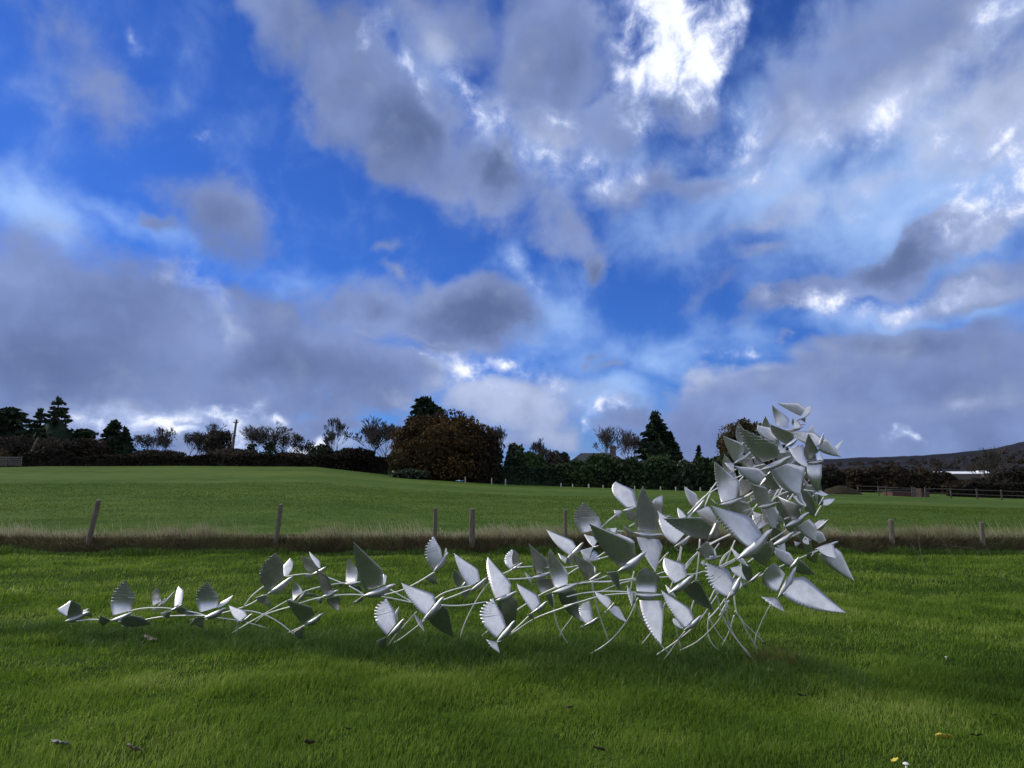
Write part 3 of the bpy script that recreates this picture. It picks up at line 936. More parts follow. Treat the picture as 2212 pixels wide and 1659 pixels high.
def build_trees():
    G1 = 'trees along the far left edge of the pasture'
    G2 = 'trees and shrubs along the far right edge of the pasture'
    hedge('dark clipped hedge along the left crest of the pasture', [(150, 986), (330, 985), (520, 984), (700, 986), (850, 990)], 98, 3, 'hedge', n=15000)
    hedge('low dark bramble hedge at the far left beside the gate', [(48, 982), (100, 972), (150, 976), (160, 984)], 97.5, 4, 'hedge', name='bramble_hedge', n=2500)
    conifer('broad black cypress cut by the left edge of the photo', 5, 880, 165, 108, 11, G1, levels=22, power=.42, name='cypress_tree', droop=-.15, dens=1.2)
    conifer('tall spiky spruce with layered boughs at far left', 112, 859, 112, 112, 12, G1, levels=15, power=.62, name='spruce_tree', droop=.1)
    conifer('smaller ragged spruce just left of the tall spiky one', 76, 884, 84, 114, 13, G1, levels=14, power=.6, name='spruce_tree')
    leafy('flat topped dark pine right of the tall left spruce', 172, 926, 62, 116, 14, 'conifer', G1, name='pine_tree', base=4.4, lobes=8, n=1800, core=False)
    leafy('grey brown leafless thicket below the left conifers', 20, 938, 110, 103, 15, 'thicket', G1, name='thicket', cat='thicket', skirt=.5, n=5000, leaf=.2)
    leafy('brown thicket under the tall left spruce', 118, 945, 110, 102, 16, 'thicket', G1, name='thicket', cat='thicket', skirt=.5, n=5000, leaf=.2)
    leafy('olive brown thicket between the left spruce and the lumpy cypress', 190, 942, 90, 103, 17, 'brown', G1, name='thicket', cat='thicket', skirt=.5, n=5000, leaf=.2)
    leafy('yellow leaved shrub at the left edge beside the gate', 2, 968, 24, 100, 18, 'gold', G1, name='shrub', cat='shrub', n=900, leaf=.2, skirt=.3)
    conifer('lumpy dark cypress with several points in front of the bright cloud', 240, 908, 84, 106, 19, G1, levels=18, power=.5, name='cypress_tree', droop=-.2, dens=1.3)
    conifer('low side peak of the lumpy cypress on its right', 262, 925, 60, 105, 20, G1, levels=14, power=.5, name='cypress_tree', droop=-.2, dens=1.2)
    for i, (px, top, w, lab) in enumerate(((305, 930, 84, 'round leafless tree right of the lumpy cypress'), (352, 920, 84, 'leafless tree with a pointed top against the bright cloud'), (395, 930, 84, 'leafless tree in the middle of the bright cloud gap'), (432, 936, 66, 'thin leafless tree left of the tall brown ivy thicket'))):
        bare(lab, px, top, w, 106 + i, 30 + i, G1, depth=6, forks=3, haze=600, thick=1.3)
    leafy('tall brown leafless thicket left of the telegraph pole', 468, 922, 66, 104, 36, 'thicket', G1, name='thicket', cat='thicket', skirt=.35, n=4200, leaf=.17, core=False, lobes=22)
    bare('spreading leafless tree left of the telegraph pole', 472, 912, 80, 107, 37, G1, depth=6, haze=700)
    bare('leafless tree with an ivy clad trunk right of the telegraph pole', 540, 916, 92, 106, 38, G1, depth=6, thick=1.4, ivy=500, haze=400)
    bare('leafless tree with wide crown and ivy trunk nearer the middle of the photo', 580, 911, 100, 105, 39, G1, depth=6, thick=1.4, ivy=650, haze=400)
    bare('pale twiggy tree right of the ivy clad pair', 624, 934, 72, 108, 40, G1, depth=6, haze=500, thick=1.1)
    bare('small twiggy tree in front of the low white cloud', 662, 946, 62, 109, 41, G1, depth=6, haze=400, thick=1.0)
    leafy('olive scrub left of the bright gap in the hedge row', 335, 970, 130, 101, 42, 'thicket', G1, name='thicket', cat='thicket', skirt=.5, n=5200, leaf=.2)
    leafy('dark scrub under the leafless trees beside the telegraph pole', 505, 968, 150, 101, 43, 'thicket', G1, name='thicket', cat='thicket', skirt=.5, n=5600, leaf=.2)
    leafy('low scrub under the small twiggy trees', 630, 976, 110, 101, 44, 'brown', G1, name='thicket', cat='thicket', skirt=.5, n=4200, leaf=.2)
    leafy('dark evergreen shrub left of the tall leafless trees', 690, 960, 60, 100, 45, 'ivy', G1, name='shrub', cat='shrub', skirt=.4, n=3000, leaf=.2)
    leafy('ivy mound at the feet of the tall leafless trees', 762, 964, 110, 99, 46, 'hedge', G1, name='shrub', cat='shrub', skirt=.4, n=5000, leaf=.2)
    bare('slender leaning leafless tree with a high bent top', 735, 899, 72, 101, 47, G1, depth=6, thick=1.3, up=.6)
    bare('tall leafless tree with upright pollarded limbs', 792, 898, 120, 100, 48, G1, depth=6, thick=1.9, up=.9)
    bare('leafless tree tucked against the left side of the rusty tree', 832, 908, 80, 98, 49, G1, depth=6, thick=1.5, up=.8)
    # centre
    conifer('dark spiky conifer rising behind the rusty tree', 918, 858, 160, 94, 60, G2, levels=24, power=.40, droop=-.4, dens=1.5)
    leafy('huge rounded tree with rusty autumn leaves in the middle', 955, 889, 236, 82, 61, 'rust', G2, name='autumn_tree', cat='autumn tree', lobes=40, n=26000, leaf=.19, base=.5, skirt=.35)
    leafy('lower right shoulder of rusty brown leaves beside the big autumn tree', 1040, 925, 96, 81, 62, 'brown', G2, name='autumn_tree', cat='autumn tree', lobes=14, n=6500, leaf=.24, base=.3, skirt=.35)
    leafy('small yellowing tree at the left foot of the rusty tree', 862, 968, 62, 79, 63, 'gold', G2, name='autumn_shrub', cat='shrub', lobes=10, n=2400, leaf=.2, base=.4, core=False)
    leafy('low bramble mound at the left foot of the rusty tree', 885, 1014, 90, 77, 64, 'ivy', G2, name='bramble', cat='shrub', lobes=10, n=2400, leaf=.18, skirt=.4)
    bare('thin upright leafless tree right of the rusty tree', 1085, 917, 62, 92, 65, G2, depth=6, thick=1.0, up=.9)
    leafy('dark ivy covered stump with a round head', 1116, 958, 56, 84, 66, 'ivy', G2, name='ivy_bush', cat='shrub', lobes=12, n=3800, leaf=.2, skirt=.4, base=.3)
    leafy('green laurel shrub right of the ivy covered stump', 1152, 972, 66, 82, 67, 'evergreen', G2, name='laurel_shrub', cat='shrub', lobes=12, n=3800, leaf=.2, skirt=.4, base=.3)
    bare('small leafless tree above the green laurel shrub', 1158, 944, 66, 90, 68, G2, depth=6, thick=.8, up=.6)
    leafy('brown twiggy shrub left of the house roof', 1206, 970, 70, 86, 69, 'thicket', G2, name='shrub', cat='shrub', lobes=12, n=3600, leaf=.18, skirt=.4, base=.3)
    bare('leafless tree behind the chimney', 1312, 918, 100, 118, 70, G2, depth=6, thick=1.0, up=.6)
    bare('brown leafless tree between the chimney and the big conifer', 1362, 936, 64, 112, 71, G2, depth=6, thick=.9, haze=500)
    conifer('big dark conifer with several sharp points right of the house', 1420, 890, 122, 93, 72, G2, levels=24, power=.62, droop=-.2, dens=1.3)
    conifer('second shoulder of the big pointed conifer', 1452, 935, 70, 92, 73, G2, levels=16, power=.6, droop=-.2)
    spec = [(1190, 1000, 70, 'evergreen', 'low dark evergreen at the left end of the tall hedge'), (1250, 992, 84, 'evergreen', 'evergreen under the left slope of the house roof'), (1300, 976, 96, 'evergreen', 'mid green cypress just left of the chimney'),
            (1362, 986, 90, 'evergreen', 'rounded evergreen between chimney and big conifer'), (1424, 978, 84, 'evergreen', 'yellowish green cypress in front of the big conifer'), (1478, 994, 80, 'ivy', 'blue green evergreen right of the big conifer'),
            (1530, 982, 84, 'evergreen', 'evergreen at the right end of the tall hedge'), (1580, 975, 84, 'evergreen', 'dark evergreen half hidden by the sculpture')]
    for i, (px, top, w, mt, lab) in enumerate(spec):
        leafy(lab, px, top, w, 82 - (i % 2), 80 + i, mt, G2, name='evergreen_shrub', cat='evergreen', lobes=16, n=5600, leaf=.22, skirt=.45, base=.2)
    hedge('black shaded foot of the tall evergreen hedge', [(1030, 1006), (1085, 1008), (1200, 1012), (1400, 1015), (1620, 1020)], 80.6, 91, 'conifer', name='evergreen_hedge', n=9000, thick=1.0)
    conifer('small pointed conifer behind the right end of the hedge', 1512, 965, 40, 95, 92, G2, levels=12)
    leafy('tall tree with thin golden brown leaves behind the sculpture', 1612, 903, 128, 86, 93, 'gold', G2, name='autumn_tree', cat='autumn tree', lobes=24, n=6500, leaf=.2, base=2.0, core=False, skirt=.1)
    leafy('brown leaved lower tree behind the sculpture', 1660, 945, 90, 86, 94, 'brown', G2, name='autumn_tree', cat='autumn tree', lobes=14, n=4500, leaf=.22, skirt=.3)
    # right
    G3 = 'brown woodland trees below the hill'
    labs = ['dark evergreen just right of the sculpture', 'broad brown tree above the earth heap', 'dull brown tree above the rail fence', 'brown tree left of the brick shed', 'brown tree behind the brick shed', 'dark brown tree right of the brick shed', 'low brown tree below the white roofs', 'dark bushy tree under the long white roof', 'grey brown tree near the right edge', 'dark tree at the right edge']
    for i, (px, top, w, mt) in enumerate(((1795, 1008, 60, 'hedge'), (1850, 1008, 80, 'brown'), (1905, 1004, 84, 'brown'), (1948, 1006, 74, 'brown'), (1990, 1010, 80, 'brown'), (2030, 1016, 70, 'hedge'), (2075, 1036, 80, 'brown'), (2120, 1030, 70, 'hedge'), (2170, 1016, 80, 'thicket'), (2215, 1005, 90, 'hedge'))):
        leafy(labs[i], px, top, w, 128 + 5 * (i % 3), 110 + i, mt, G3, name='woodland_tree', cat='tree', lobes=14, n=4200, leaf=.28, skirt=.4, base=.5)
    bare('leafless spreading tree standing out against the hill near the right edge', 2138, 963, 120, 112, 125, None, depth=6, thick=.9)
    hedge('dark hedge along the right edge of the pasture', [(2040, 1050), (2090, 1044), (2140, 1047), (2240, 1042)], 100, 126, 'hedge', n=5200)


build_trees()

# ------------------------------------------------------------------ the flock sculpture
# outlines are read in enlarged crops of the photograph: (left, top, enlargement) of each crop, in 2500 px
REG = {'A': (100, 1300, 3.687), 'B': (500, 1280, 3.687), 'C': (900, 1260, 3.687), 'D': (1250, 1150, 3.318), 'E': (1650, 960, 4.148),
       'F': (1650, 1280, 4.148), 'P': (1780, 970, 6.913), 'Q': (1600, 1180, 6.913), 'S': (1840, 1180, 6.913), 'T': (1380, 1160, 6.913)}
K25 = 2212.0 / 2500.0


def rp(reg, p):
    ox, oy, s = REG[reg]
    return ((ox + p[0] / s) * K25, (oy + p[1] / s) * K25)


def mid_depth(px):
    """distance of the sculpture's middle line"""
    return float(np.interp(px, [120, 500, 1000, 1500, 1850], [8.45, 8.1, 7.55, 7.05, 6.95]))


TONES = {'b': (.60, .85), 'm': (-.1, .12), 'd': (-.90, -1.3), 'g': (.7, -1.6), 'r': (-1.2, 1.1), 'n': (-.55, -.95), 'h': (.35, .5)}

# (crop, depth offset, tail root, beak, wings, tail): wing = tone, trailing edge style, front root, wrist, tip, back root[, bulge point]
BIRDS = [
    ('A', .05, (218, 797), (440, 716), [('d', 's', (380, 735), (350, 650), (275, 612), (235, 780)), ('b', 's', (262, 740), (276, 612), (150, 690), (235, 755), (180, 735)), ('b', 'p', (372, 735), (385, 700), (428, 680), (395, 722)), ('d', 's', (430, 735), (445, 720), (466, 765), (400, 745))], None),
    ('A', -.05, (632, 790), (828, 722), [('g', 'f', (806, 705), (848, 570), (762, 424), (650, 748), (638, 560)), ('d', 's', (822, 742), (905, 762), (1005, 822), (700, 800), (800, 850))], ('d', (524, 742), (556, 845))),
    ('A', .25, (1045, 672), (1125, 592), [('g', 's', (1082, 622), (1072, 560), (1052, 490), (1008, 662), (1000, 560)), ('m', 'p', (1098, 628), (1150, 580), (1200, 528), (1085, 655), (1150, 610))], ('d', (1000, 690), (1060, 715))),
    ('A', .05, (1165, 702), (1272, 648), [('b', 's', (1268, 640), (1282, 520), (1240, 482), (1198, 672), (1210, 560)), ('d', 's', (1268, 665), (1320, 690), (1400, 742), (1210, 712), (1300, 740))], ('d', (1072, 722), (1158, 772))),
    ('A', -.1, (1465, 768), (1672, 680), [('g', 'f', (1592, 672), (1592, 560), (1500, 440), (1432, 722), (1398, 550)), ('b', 'p', (1588, 662), (1630, 622), (1732, 563), (1592, 682), (1670, 640)), ('d', 's', (1500, 765), (1440, 790), (1330, 850), (1400, 760), (1360, 800))], ('d', (1335, 782), (1462, 862))),
    ('A', -.25, (1795, 808), (1906, 732), [('b', 's', (1858, 742), (1832, 702), (1690, 656), (1782, 806), (1722, 745))], None),
    ('B', .0, (562, 628), (797, 472), [('d', 'f', (702, 490), (708, 330), (640, 252), (570, 600), (490, 420)), ('b', 'f', (712, 465), (700, 380), (768, 302), (740, 470), (796, 370))], ('d', (448, 662), (602, 742))),
    ('B', .15, (962, 452), (1096, 384), [('b', 'p', (1042, 392), (1034, 330), (940, 244), (1024, 392), (965, 318)), ('d', 's', (1022, 402), (960, 312), (870, 282), (935, 442), (890, 370))], ('d', (893, 445), (962, 502))),
    ('B', -.1, (1055, 650), (1208, 592), [('d', 's', (1158, 592), (1105, 468), (1004, 402), (1068, 642), (1030, 530)), ('r', 's', (1206, 642), (1218, 690), (1202, 775), (1092, 668), (1130, 735))], ('d', (1008, 682), (1056, 716))),
    ('B', .1, (828, 695), (916, 592), [('g', 's', (882, 602), (856, 560), (803, 508), (792, 692), (788, 590)), ('d', 's', (902, 620), (960, 622), (1062, 652), (870, 652), (960, 650))], ('d', (770, 670), (815, 720))),
    ('B', -.3, (895, 908), (1070, 802), [('d', 's', (988, 812), (950, 740), (734, 680), (885, 908), (800, 800)), ('d', 'p', (1000, 820), (1015, 800), (1032, 786), (985, 835))], ('d', (800, 972), (880, 1040))),
    ('B', -.3, (1428, 642), (1722, 542), [('n', 's', (1608, 545), (1590, 400), (1340, 158), (1448, 602), (1362, 380)), ('b', 'p', (1606, 545), (1606, 448), (1637, 462), (1622, 545), (1634, 500))], ('d', (1310, 718), (1420, 690))),
    ('B', .2, (1238, 532), (1405, 522), [('g', 's', (1368, 516), (1372, 410), (1288, 298), (1268, 518), (1272, 400)), ('d', 's', (1395, 550), (1415, 585), (1395, 605), (1330, 552), (1350, 585))], ('d', (1204, 508), (1226, 574))),
    ('B', .1, (2058, 425), (2196, 252), [('m', 'f', (2138, 298), (2118, 205), (2060, 108), (2058, 420), (1978, 250)), ('m', 'p', (2155, 290), (2160, 245), (2172, 212), (2180, 262)), ('b', 'p', (2108, 270), (2086, 180), (2052, 112), (2102, 262), (2072, 195))], ('d', (1982, 482), (2098, 542))),
    ('C', -.25, (478, 948), (682, 726), [('b', 's', (602, 768), (572, 700), (293, 600), (508, 898), (378, 765)), ('d', 's', (672, 800), (716, 862), (768, 1095), (540, 928), (610, 1010)), ], ('b', (408, 880), (506, 1046))),
    ('C', -.45, (172, 1082), (326, 922), [('b', 'f', (252, 958), (228, 840), (160, 738), (162, 1076), (48, 880)), ('m', 'p', (242, 945), (236, 870), (276, 808), (264, 932), (262, 880))], ('d', (68, 1125), (135, 1198))),
    ('C', .1, (916, 668), (1072, 552), [('h', 's', (1006, 580), (972, 470), (768, 334), (902, 640), (820, 510)), ('d', 's', (930, 660), (912, 690), (880, 748), (850, 660), (840, 710))], None),
    ('C', .5, (830, 640), (900, 560), [('n', 's', (846, 622), (836, 540), (776, 482), (792, 630), (758, 545)), ('d', 's', (850, 640), (870, 670), (858, 700), (820, 640))], None),
    ('C', -.1, (1140, 758), (1342, 678), [('b', 's', (1272, 690), (1272, 590), (1073, 368), (1142, 748), (1068, 520)), ('d', 's', (1305, 728), (1340, 775), (1318, 1040), (1160, 762), (1215, 950))], None),
    ('C', -.55, (1152, 1128), (1322, 940), [('b', 'f', (1238, 985), (1200, 870), (1120, 738), (1150, 1104), (1000, 890))], ('h', (1058, 1113), (1184, 1240))),
    ('C', .3, (1268, 488), (1392, 418), [('b', 'f', (1342, 422), (1338, 345), (1292, 298), (1270, 478), (1222, 385)), ('d', 's', (1350, 425), (1352, 350), (1310, 302), (1300, 440), (1290, 370))], None),
    ('C', .25, (1468, 552), (1652, 506), [('d', 's', (1612, 492), (1606, 390), (1440, 248), (1498, 522), (1470, 390)), ('r', 's', (1656, 558), (1672, 625), (1568, 704), (1512, 570), (1520, 640))], ('m', (1404, 503), (1466, 615))),
    ('C', -.1, (1648, 688), (1892, 606), [('g', 's', (1792, 610), (1785, 495), (1634, 296), (1678, 658), (1618, 440)), ('r', 's', (1866, 662), (1884, 760), (1926, 948), (1705, 690), (1770, 840))], ('d', (1588, 705), (1668, 830))),
    ('C', -.35, (1468, 870), (1612, 766), [('b', 's', (1548, 780), (1516, 705), (1334, 608), (1472, 862), (1378, 720))], ('d', (1425, 888), (1492, 932))),
    ('C', -.2, (1942, 982), (2073, 912), [('b', 'f', (2020, 925), (2008, 830), (1985, 762), (1948, 968), (1892, 830))], ('d', (1903, 990), (1942, 1030))),
    ('D', -.25, (766, 1134), (833, 1064), [('b', 's', (806, 1062), (785, 1020), (674, 978), (772, 1118), (702, 1042)), ('h', 's', (832, 1088), (872, 1110), (932, 1226), (786, 1128), (838, 1188))], ('d', (745, 1135), (775, 1172))),
    ('C', .2, (1978, 578), (2097, 508), [('d', 's', (2038, 520), (2012, 430), (1845, 338), (1962, 572), (1895, 470)), ('b', 'p', (2040, 520), (2042, 460), (2005, 425), (2030, 520), (2032, 470))], ('d', (1900, 590), (1960, 625))),
    ('C', .1, (1788, 372), (1937, 236), [('b', 's', (1868, 270), (1826, 214), (1600, 122), (1800, 352), (1682, 250)), ('d', 's', (1846, 335), (1848, 400), (1836, 448), (1786, 376), (1800, 420))], ('b', (1703, 334), (1768, 430))),
    ('D', .3, (572, 692), (642, 742), [('h', 's', (650, 632), (662, 612), (556, 640), (622, 726), (575, 690)), ('b', 's', (660, 640), (690, 665), (702, 716), (622, 726), (660, 730))], None),
    ('T', .25, (450, 1210), (575, 1190), [('g', 'f', (620, 890), (560, 690), (330, 455), (290, 980), (140, 690)), ('b', 's', (490, 1040), (535, 1120), (475, 1215), (315, 1000), (385, 1120))], None),
    ('T', -.45, (885, 1622), (1380, 1290), [('n', 's', (1196, 1340), (1110, 1100), (400, 810), (945, 1560), (615, 1230)), ('b', 'p', (1180, 1330), (1140, 1090), (690, 915), (1170, 1320), (890, 1010)), ('b', 'p', (840, 975), (870, 890), (690, 910), (790, 960), (740, 905))], ('d', (690, 1640), (940, 1960))),
    ('T', .0, (1145, 965), (1665, 1015), [('d', 's', (1560, 950), (1570, 640), (1305, 178), (1205, 930), (1200, 520)), ('b', 's', (1580, 1085), (1640, 1230), (1525, 1640), (1205, 1040), (1300, 1300))], ('d', (970, 830), (1110, 1080))),
    ('T', .1, (965, 600), (1230, 520), [('h', 's', (1215, 520), (1150, 250), (850, 110), (1020, 550), (800, 290)), ('d', 's', (1190, 620), (1200, 700), (1150, 790), (1010, 630), (1060, 740))], ('m', (820, 592), (895, 760))),
    ('T', .35, (1560, 690), (1795, 700), [('r', 's', (1660, 690), (1650, 480), (1640, 340), (1500, 560), (1480, 430))], None),
    ('D', .1, (1315, 612), (1462, 516), [('b', 's', (1405, 500), (1330, 415), (1178, 322), (1320, 596), (1220, 500))], ('d', (1330, 640), (1360, 650))),
    ('Q', -.5, (880, 960), (1060, 620), [('d', 's', (960, 720), (745, 575), (130, 592), (860, 945), (490, 850)), ('m', 's', (1040, 620), (900, 385), (690, 470), (960, 690), (790, 600)), ('m', 'p', (985, 680), (1070, 640), (1060, 900), (950, 930))], ('n', (690, 1130), (1010, 1230))),
    ('Q', .25, (480, 590), (620, 575), [('b', 's', (530, 560), (470, 480), (375, 405), (410, 600), (380, 510)), ('h', 'p', (540, 560), (600, 500), (640, 470), (570, 590))], None),
    ('Q', .2, (620, 500), (840, 270), [('m', 's', (735, 300), (690, 180), (490, 55), (660, 435), (530, 250))], None),
    ('E', .0, (438, 1128), (684, 1062), [('g', 's', (612, 1058), (640, 890), (392, 690), (462, 1108), (402, 880)), ('d', 's', (660, 1085), (745, 1120), (790, 1230), (480, 1130), (600, 1240))], ('b', (360, 1072), (398, 1118))),
    ('D', -.3, (1266, 990), (1478, 842), [('b', 's', (1418, 850), (1392, 755), (1236, 698), (1318, 912), (1232, 800)), ('r', 's', (1478, 888), (1522, 900), (1642, 1137), (1378, 955), (1500, 1070))], ('b', (1240, 918), (1335, 1030))),
    ('D', -.45, (985, 995), (1226, 1008), [('g', 's', (1168, 986), (1190, 850), (1090, 778), (1012, 975), (1010, 850)), ('b', 's', (1210, 1048), (1230, 1130), (1210, 1402), (1032, 1045), (1085, 1240))], ('b', (928, 918), (972, 1104))),
    ('D', -.5, (1392, 1290), (1542, 1166), [('b', 's', (1474, 1190), (1434, 1105), (1208, 964), (1398, 1274), (1270, 1110)), ('h', 'p', (1395, 1240), (1345, 1195), (1305, 1192), (1385, 1285), (1318, 1250))], None),
    ('D', -.5, (1738, 1040), (1862, 846), [('b', 'f', (1805, 900), (1738, 790), (1572, 738), (1738, 1024), (1588, 900)), ('b', 's', (1800, 880), (1850, 860), (1866, 930), (1750, 1030))], ('m', (1710, 1055), (1770, 1140))),
    ('F', -.1, (733, 588), (862, 486), [('b', 's', (668, 480), (660, 412), (553, 440), (722, 578), (600, 510)), ('d', 's', (785, 530), (765, 420), (682, 400), (735, 580), (685, 500))], ('d', (665, 600), (715, 650))),
    ('F', .0, (292, 352), (466, 322), [('n', 's', (390, 290), (350, 180), (215, 262), (310, 340), (250, 310)), ('b', 's', (405, 270), (408, 320), (345, 340), (350, 215))], ('m', (245, 390), (300, 440))),
    ('P', .05, (1195, 440), (1300, 460), [('m', 'p', (1285, 185), (1150, 100), (803, 95), (1210, 318), (1040, 235)), ('h', 'p', (1280, 190), (1330, 145), (1366, 135), (1250, 360), (1370, 260)), ('n', 'p', (1275, 330), (1290, 350), (1285, 430), (1150, 410), (1180, 370))], None),
    ('P', .1, (960, 545), (1210, 540), [('g', 's', (998, 520), (998, 350), (725, 130), (805, 480), (745, 290)), ('n', 'f', (1090, 460), (1098, 400), (1080, 345), (1062, 465), (1055, 400))], None),
    ('P', .0, (1070, 530), (1260, 500), [('b', 'p', (1230, 500), (1180, 420), (1105, 385), (1090, 530), (1090, 450))], None),
    ('P', .05, (1490, 850), (1604, 600), [('h', 'p', (1560, 700), (1430, 590), (1000, 560), (1480, 850), (1200, 740)), ('m', 's', (1550, 720), (1670, 715), (1900, 1008), (1500, 880), (1640, 960)), ('m', 'p', (1430, 600), (1425, 530), (1418, 450), (1310, 560), (1360, 515)), ('h', 'p', (1830, 900), (1870, 830), (1925, 722), (1795, 840))], None),
    ('P', -.2, (945, 835), (1175, 690), [('d', 's', (1098, 690), (1060, 590), (700, 455), (960, 800), (740, 620)), ('m', 's', (770, 640), (700, 520), (480, 470), (800, 780), (530, 640))], ('m', (835, 930), (975, 960))),
    ('P', -.5, (520, 1230), (1050, 1000), [('d', 'f', (870, 990), (770, 770), (155, 490), (530, 1110), (250, 770)), ('m', 's', (1000, 1110), (1280, 1200), (1200, 1640), (720, 1230), (900, 1530)), ('d', 's', (700, 1260), (760, 1380), (860, 1520), (600, 1330), (700, 1480))], None),
    ('P', .1, (1000, 890), (1190, 800), [('b', 's', (1255, 800), (1270, 980), (1350, 1180), (1020, 870), (1150, 1090))], None),
    ('P', -.15, (1340, 1100), (1600, 1080), [('d', 's', (1525, 900), (1480, 850), (1340, 612), (1330, 1080), (1275, 860)), ('g', 's', (1560, 1130), (1560, 1350), (1500, 1600), (1310, 1150), (1370, 1440)), ('b', 'p', (1600, 1060), (1540, 930), (1525, 922), (1490, 1060)), ], ('b', (1510, 1130), (1605, 1180))),
    ('E', -.1, (592, 708), (782, 586), [('n', 's', (694, 600), (664, 505), (474, 428), (598, 702), (520, 570))], ('b', (494, 704), (586, 812))),
    ('E', -.35, (850, 938), (970, 782), [('m', 's', (908, 830), (835, 760), (598, 738), (818, 922), (700, 860)), ('n', 's', (960, 850), (1000, 890), (1062, 962), (890, 930), (960, 975))], None),
    ('E', .3, (688, 1052), (812, 982), [('n', 's', (770, 980), (785, 890), (640, 868), (640, 1050), (630, 950))], ('b', (770, 1030), (820, 1055))),
    ('E', .1, (828, 1152), (1032, 1108), [('n', 's', (965, 1092), (910, 955), (760, 915), (835, 1142), (790, 1030)), ('m', 's', (1012, 1158), (1048, 1225), (1010, 1370), (868, 1162), (920, 1280))], None),
    ('P', .1, (1160, 1230), (1290, 1280), [('m', 'p', (1285, 1250), (1280, 1170), (1160, 1225), (1230, 1320), (1185, 1280))], None),
    ('S', .2, (1090, 380), (1190, 220), [('b', 'p', (1080, 180), (1130, 120), (1260, 190), (1120, 200), (1190, 215)), ('b', 's', (1180, 260), (1280, 250), (1370, 260), (1170, 380), (1280, 360)), ('m', 's', (1090, 150), (1030, 160), (1010, 140), (1080, 370), (1040, 270))], None),
    ('S', -.1, (510, 740), (945, 490), [('r', 's', (800, 540), (720, 350), (400, 215), (650, 690), (540, 460)), ('m', 's', (930, 600), (1050, 720), (1110, 1000), (740, 730), (860, 890)), ], ('b', (505, 655), (520, 745))),
    ('S', .1, (1045, 790), (1265, 610), [('b', 's', (1200, 600), (1110, 620), (1015, 690), (1160, 790), (1050, 760))], None),
    ('S', .3, (500, 680), (420, 470), [('d', 's', (520, 420), (440, 300), (390, 330), (500, 700), (410, 560))], None),
    ('Q', -.5, (1370, 1290), (1985, 775), [('g', 's', (1800, 860), (1580, 560), (930, 370), (1560, 1080), (1180, 760)), ('d', 's', (1960, 960), (2020, 1120), (1870, 1400), (1590, 1140), (1680, 1290))], ('b', (1260, 1065), (1580, 1420))),
    ('Q', .2, (1700, 780), (1900, 690), [('h', 's', (1890, 640), (1800, 520), (1640, 470), (1740, 790), (1650, 640)), ('m', 's', (2060, 480), (2070, 600), (1990, 760), (1790, 440), (1860, 640))], None),
    ('S', -.3, (320, 1040), (690, 820), [('m', 's', (680, 1290), (600, 1170), (340, 1070), (600, 1410), (400, 1270))], None),
    ('S', -.4, (600, 1440), (775, 1240), [('d', 's', (780, 1290), (860, 1350), (1045, 1535), (690, 1480), (850, 1540))], None),
    ('F', -.55, (1030, 745), (1222, 432), [('b', 's', (1200, 542), (1320, 548), (1724, 898), (1082, 705), (1330, 850)), ('g', 's', (1108, 505), (1020, 405), (990, 395), (1028, 688), (870, 560))], ('b', (863, 734), (1105, 892))),
    ('S', -.15, (1030, 1110), (1435, 985), [('b', 's', (1340, 1000), (1400, 1260), (1330, 1250), (1060, 1100), (1180, 1200)), ('m', 's', (1390, 1090), (1490, 1190), (1700, 1650), (1090, 1190), (1350, 1460)), ('m', 's', (1225, 965), (1160, 830), (1060, 800), (1100, 1020), (1050, 900))], None),
    ('S', .3, (830, 960), (900, 900), [('b', 'p', (870, 880), (930, 960), (935, 1030), (822, 960), (855, 1015))], None),
    ('S', .25, (960, 1240), (1060, 1120), [('d', 's', (1050, 1130), (1080, 1240), (1060, 1345), (880, 1200), (930, 1300))], None),
    ('S', .2, (690, 150), (760, 60), [('m', 's', (760, 20), (790, 120), (860, 360), (700, 60), (740, 260)), ('d', 's', (880, 110), (1000, 250), (1080, 560), (760, 80), (880, 360))], None),
]


def fill_birds():
    """the birds deeper inside the cluster, seen only between those in front"""
    rng = random.Random(9)
    spots = [(560, 800, .4), (700, 500, .5), (830, 640, .45), (960, 480, .5), (1000, 850, .5), (1180, 700, .45), (1390, 840, .4), (900, 1040, .5), (1110, 1080, .45), (1250, 1000, .5), (1330, 1130, .4), (980, 1240, .45), (1140, 1260, .5), (700, 1130, .5),
             (1270, 1400, .4), (1060, 1500, .4), (1330, 1500, .5), (820, 1340, .5), (590, 1000, .5), (1420, 1020, .5), (1390, 700, .55), (1060, 640, .6), (760, 760, .55), (1150, 930, .6), (1240, 830, .55), (1010, 1010, .6), (850, 900, .6)]
    for x, y, o in spots:
        a = rng.uniform(-.1, .9)
        c, s = math.cos(a), math.sin(a)

        def q(u, v):      # u along the body, v upwards
            return (x + u * c - v * s * .5, y - u * s - v * c)
        k = rng.uniform(.75, 1.1)
        L = 75 * k
        tn = rng.choice(['d', 'd', 'n', 'n', 'g', 'd', 'm'])
        t2 = rng.choice(['d', 'm', 'r', 'n', 'd'])
        sw = rng.uniform(-150, -20) * k
        BIRDS.append(('E', o, q(-L, 0), q(L, 10), [(tn, 's', q(45 * k, 20), q(30 * k, 110 * k), q(sw, 240 * k), q(-50 * k, 10), q(-75 * k + sw * .3, 110 * k)),
                                                  (t2, 's', q(45 * k, -15), q(50 * k, -90 * k), q(rng.uniform(0, 90) * k, -220 * k), q(-45 * k, -15), q(-30 * k, -110 * k))], (rng.choice('dmb'), q(-L - 70, 30), q(-L - 60, -45))))


fill_birds()

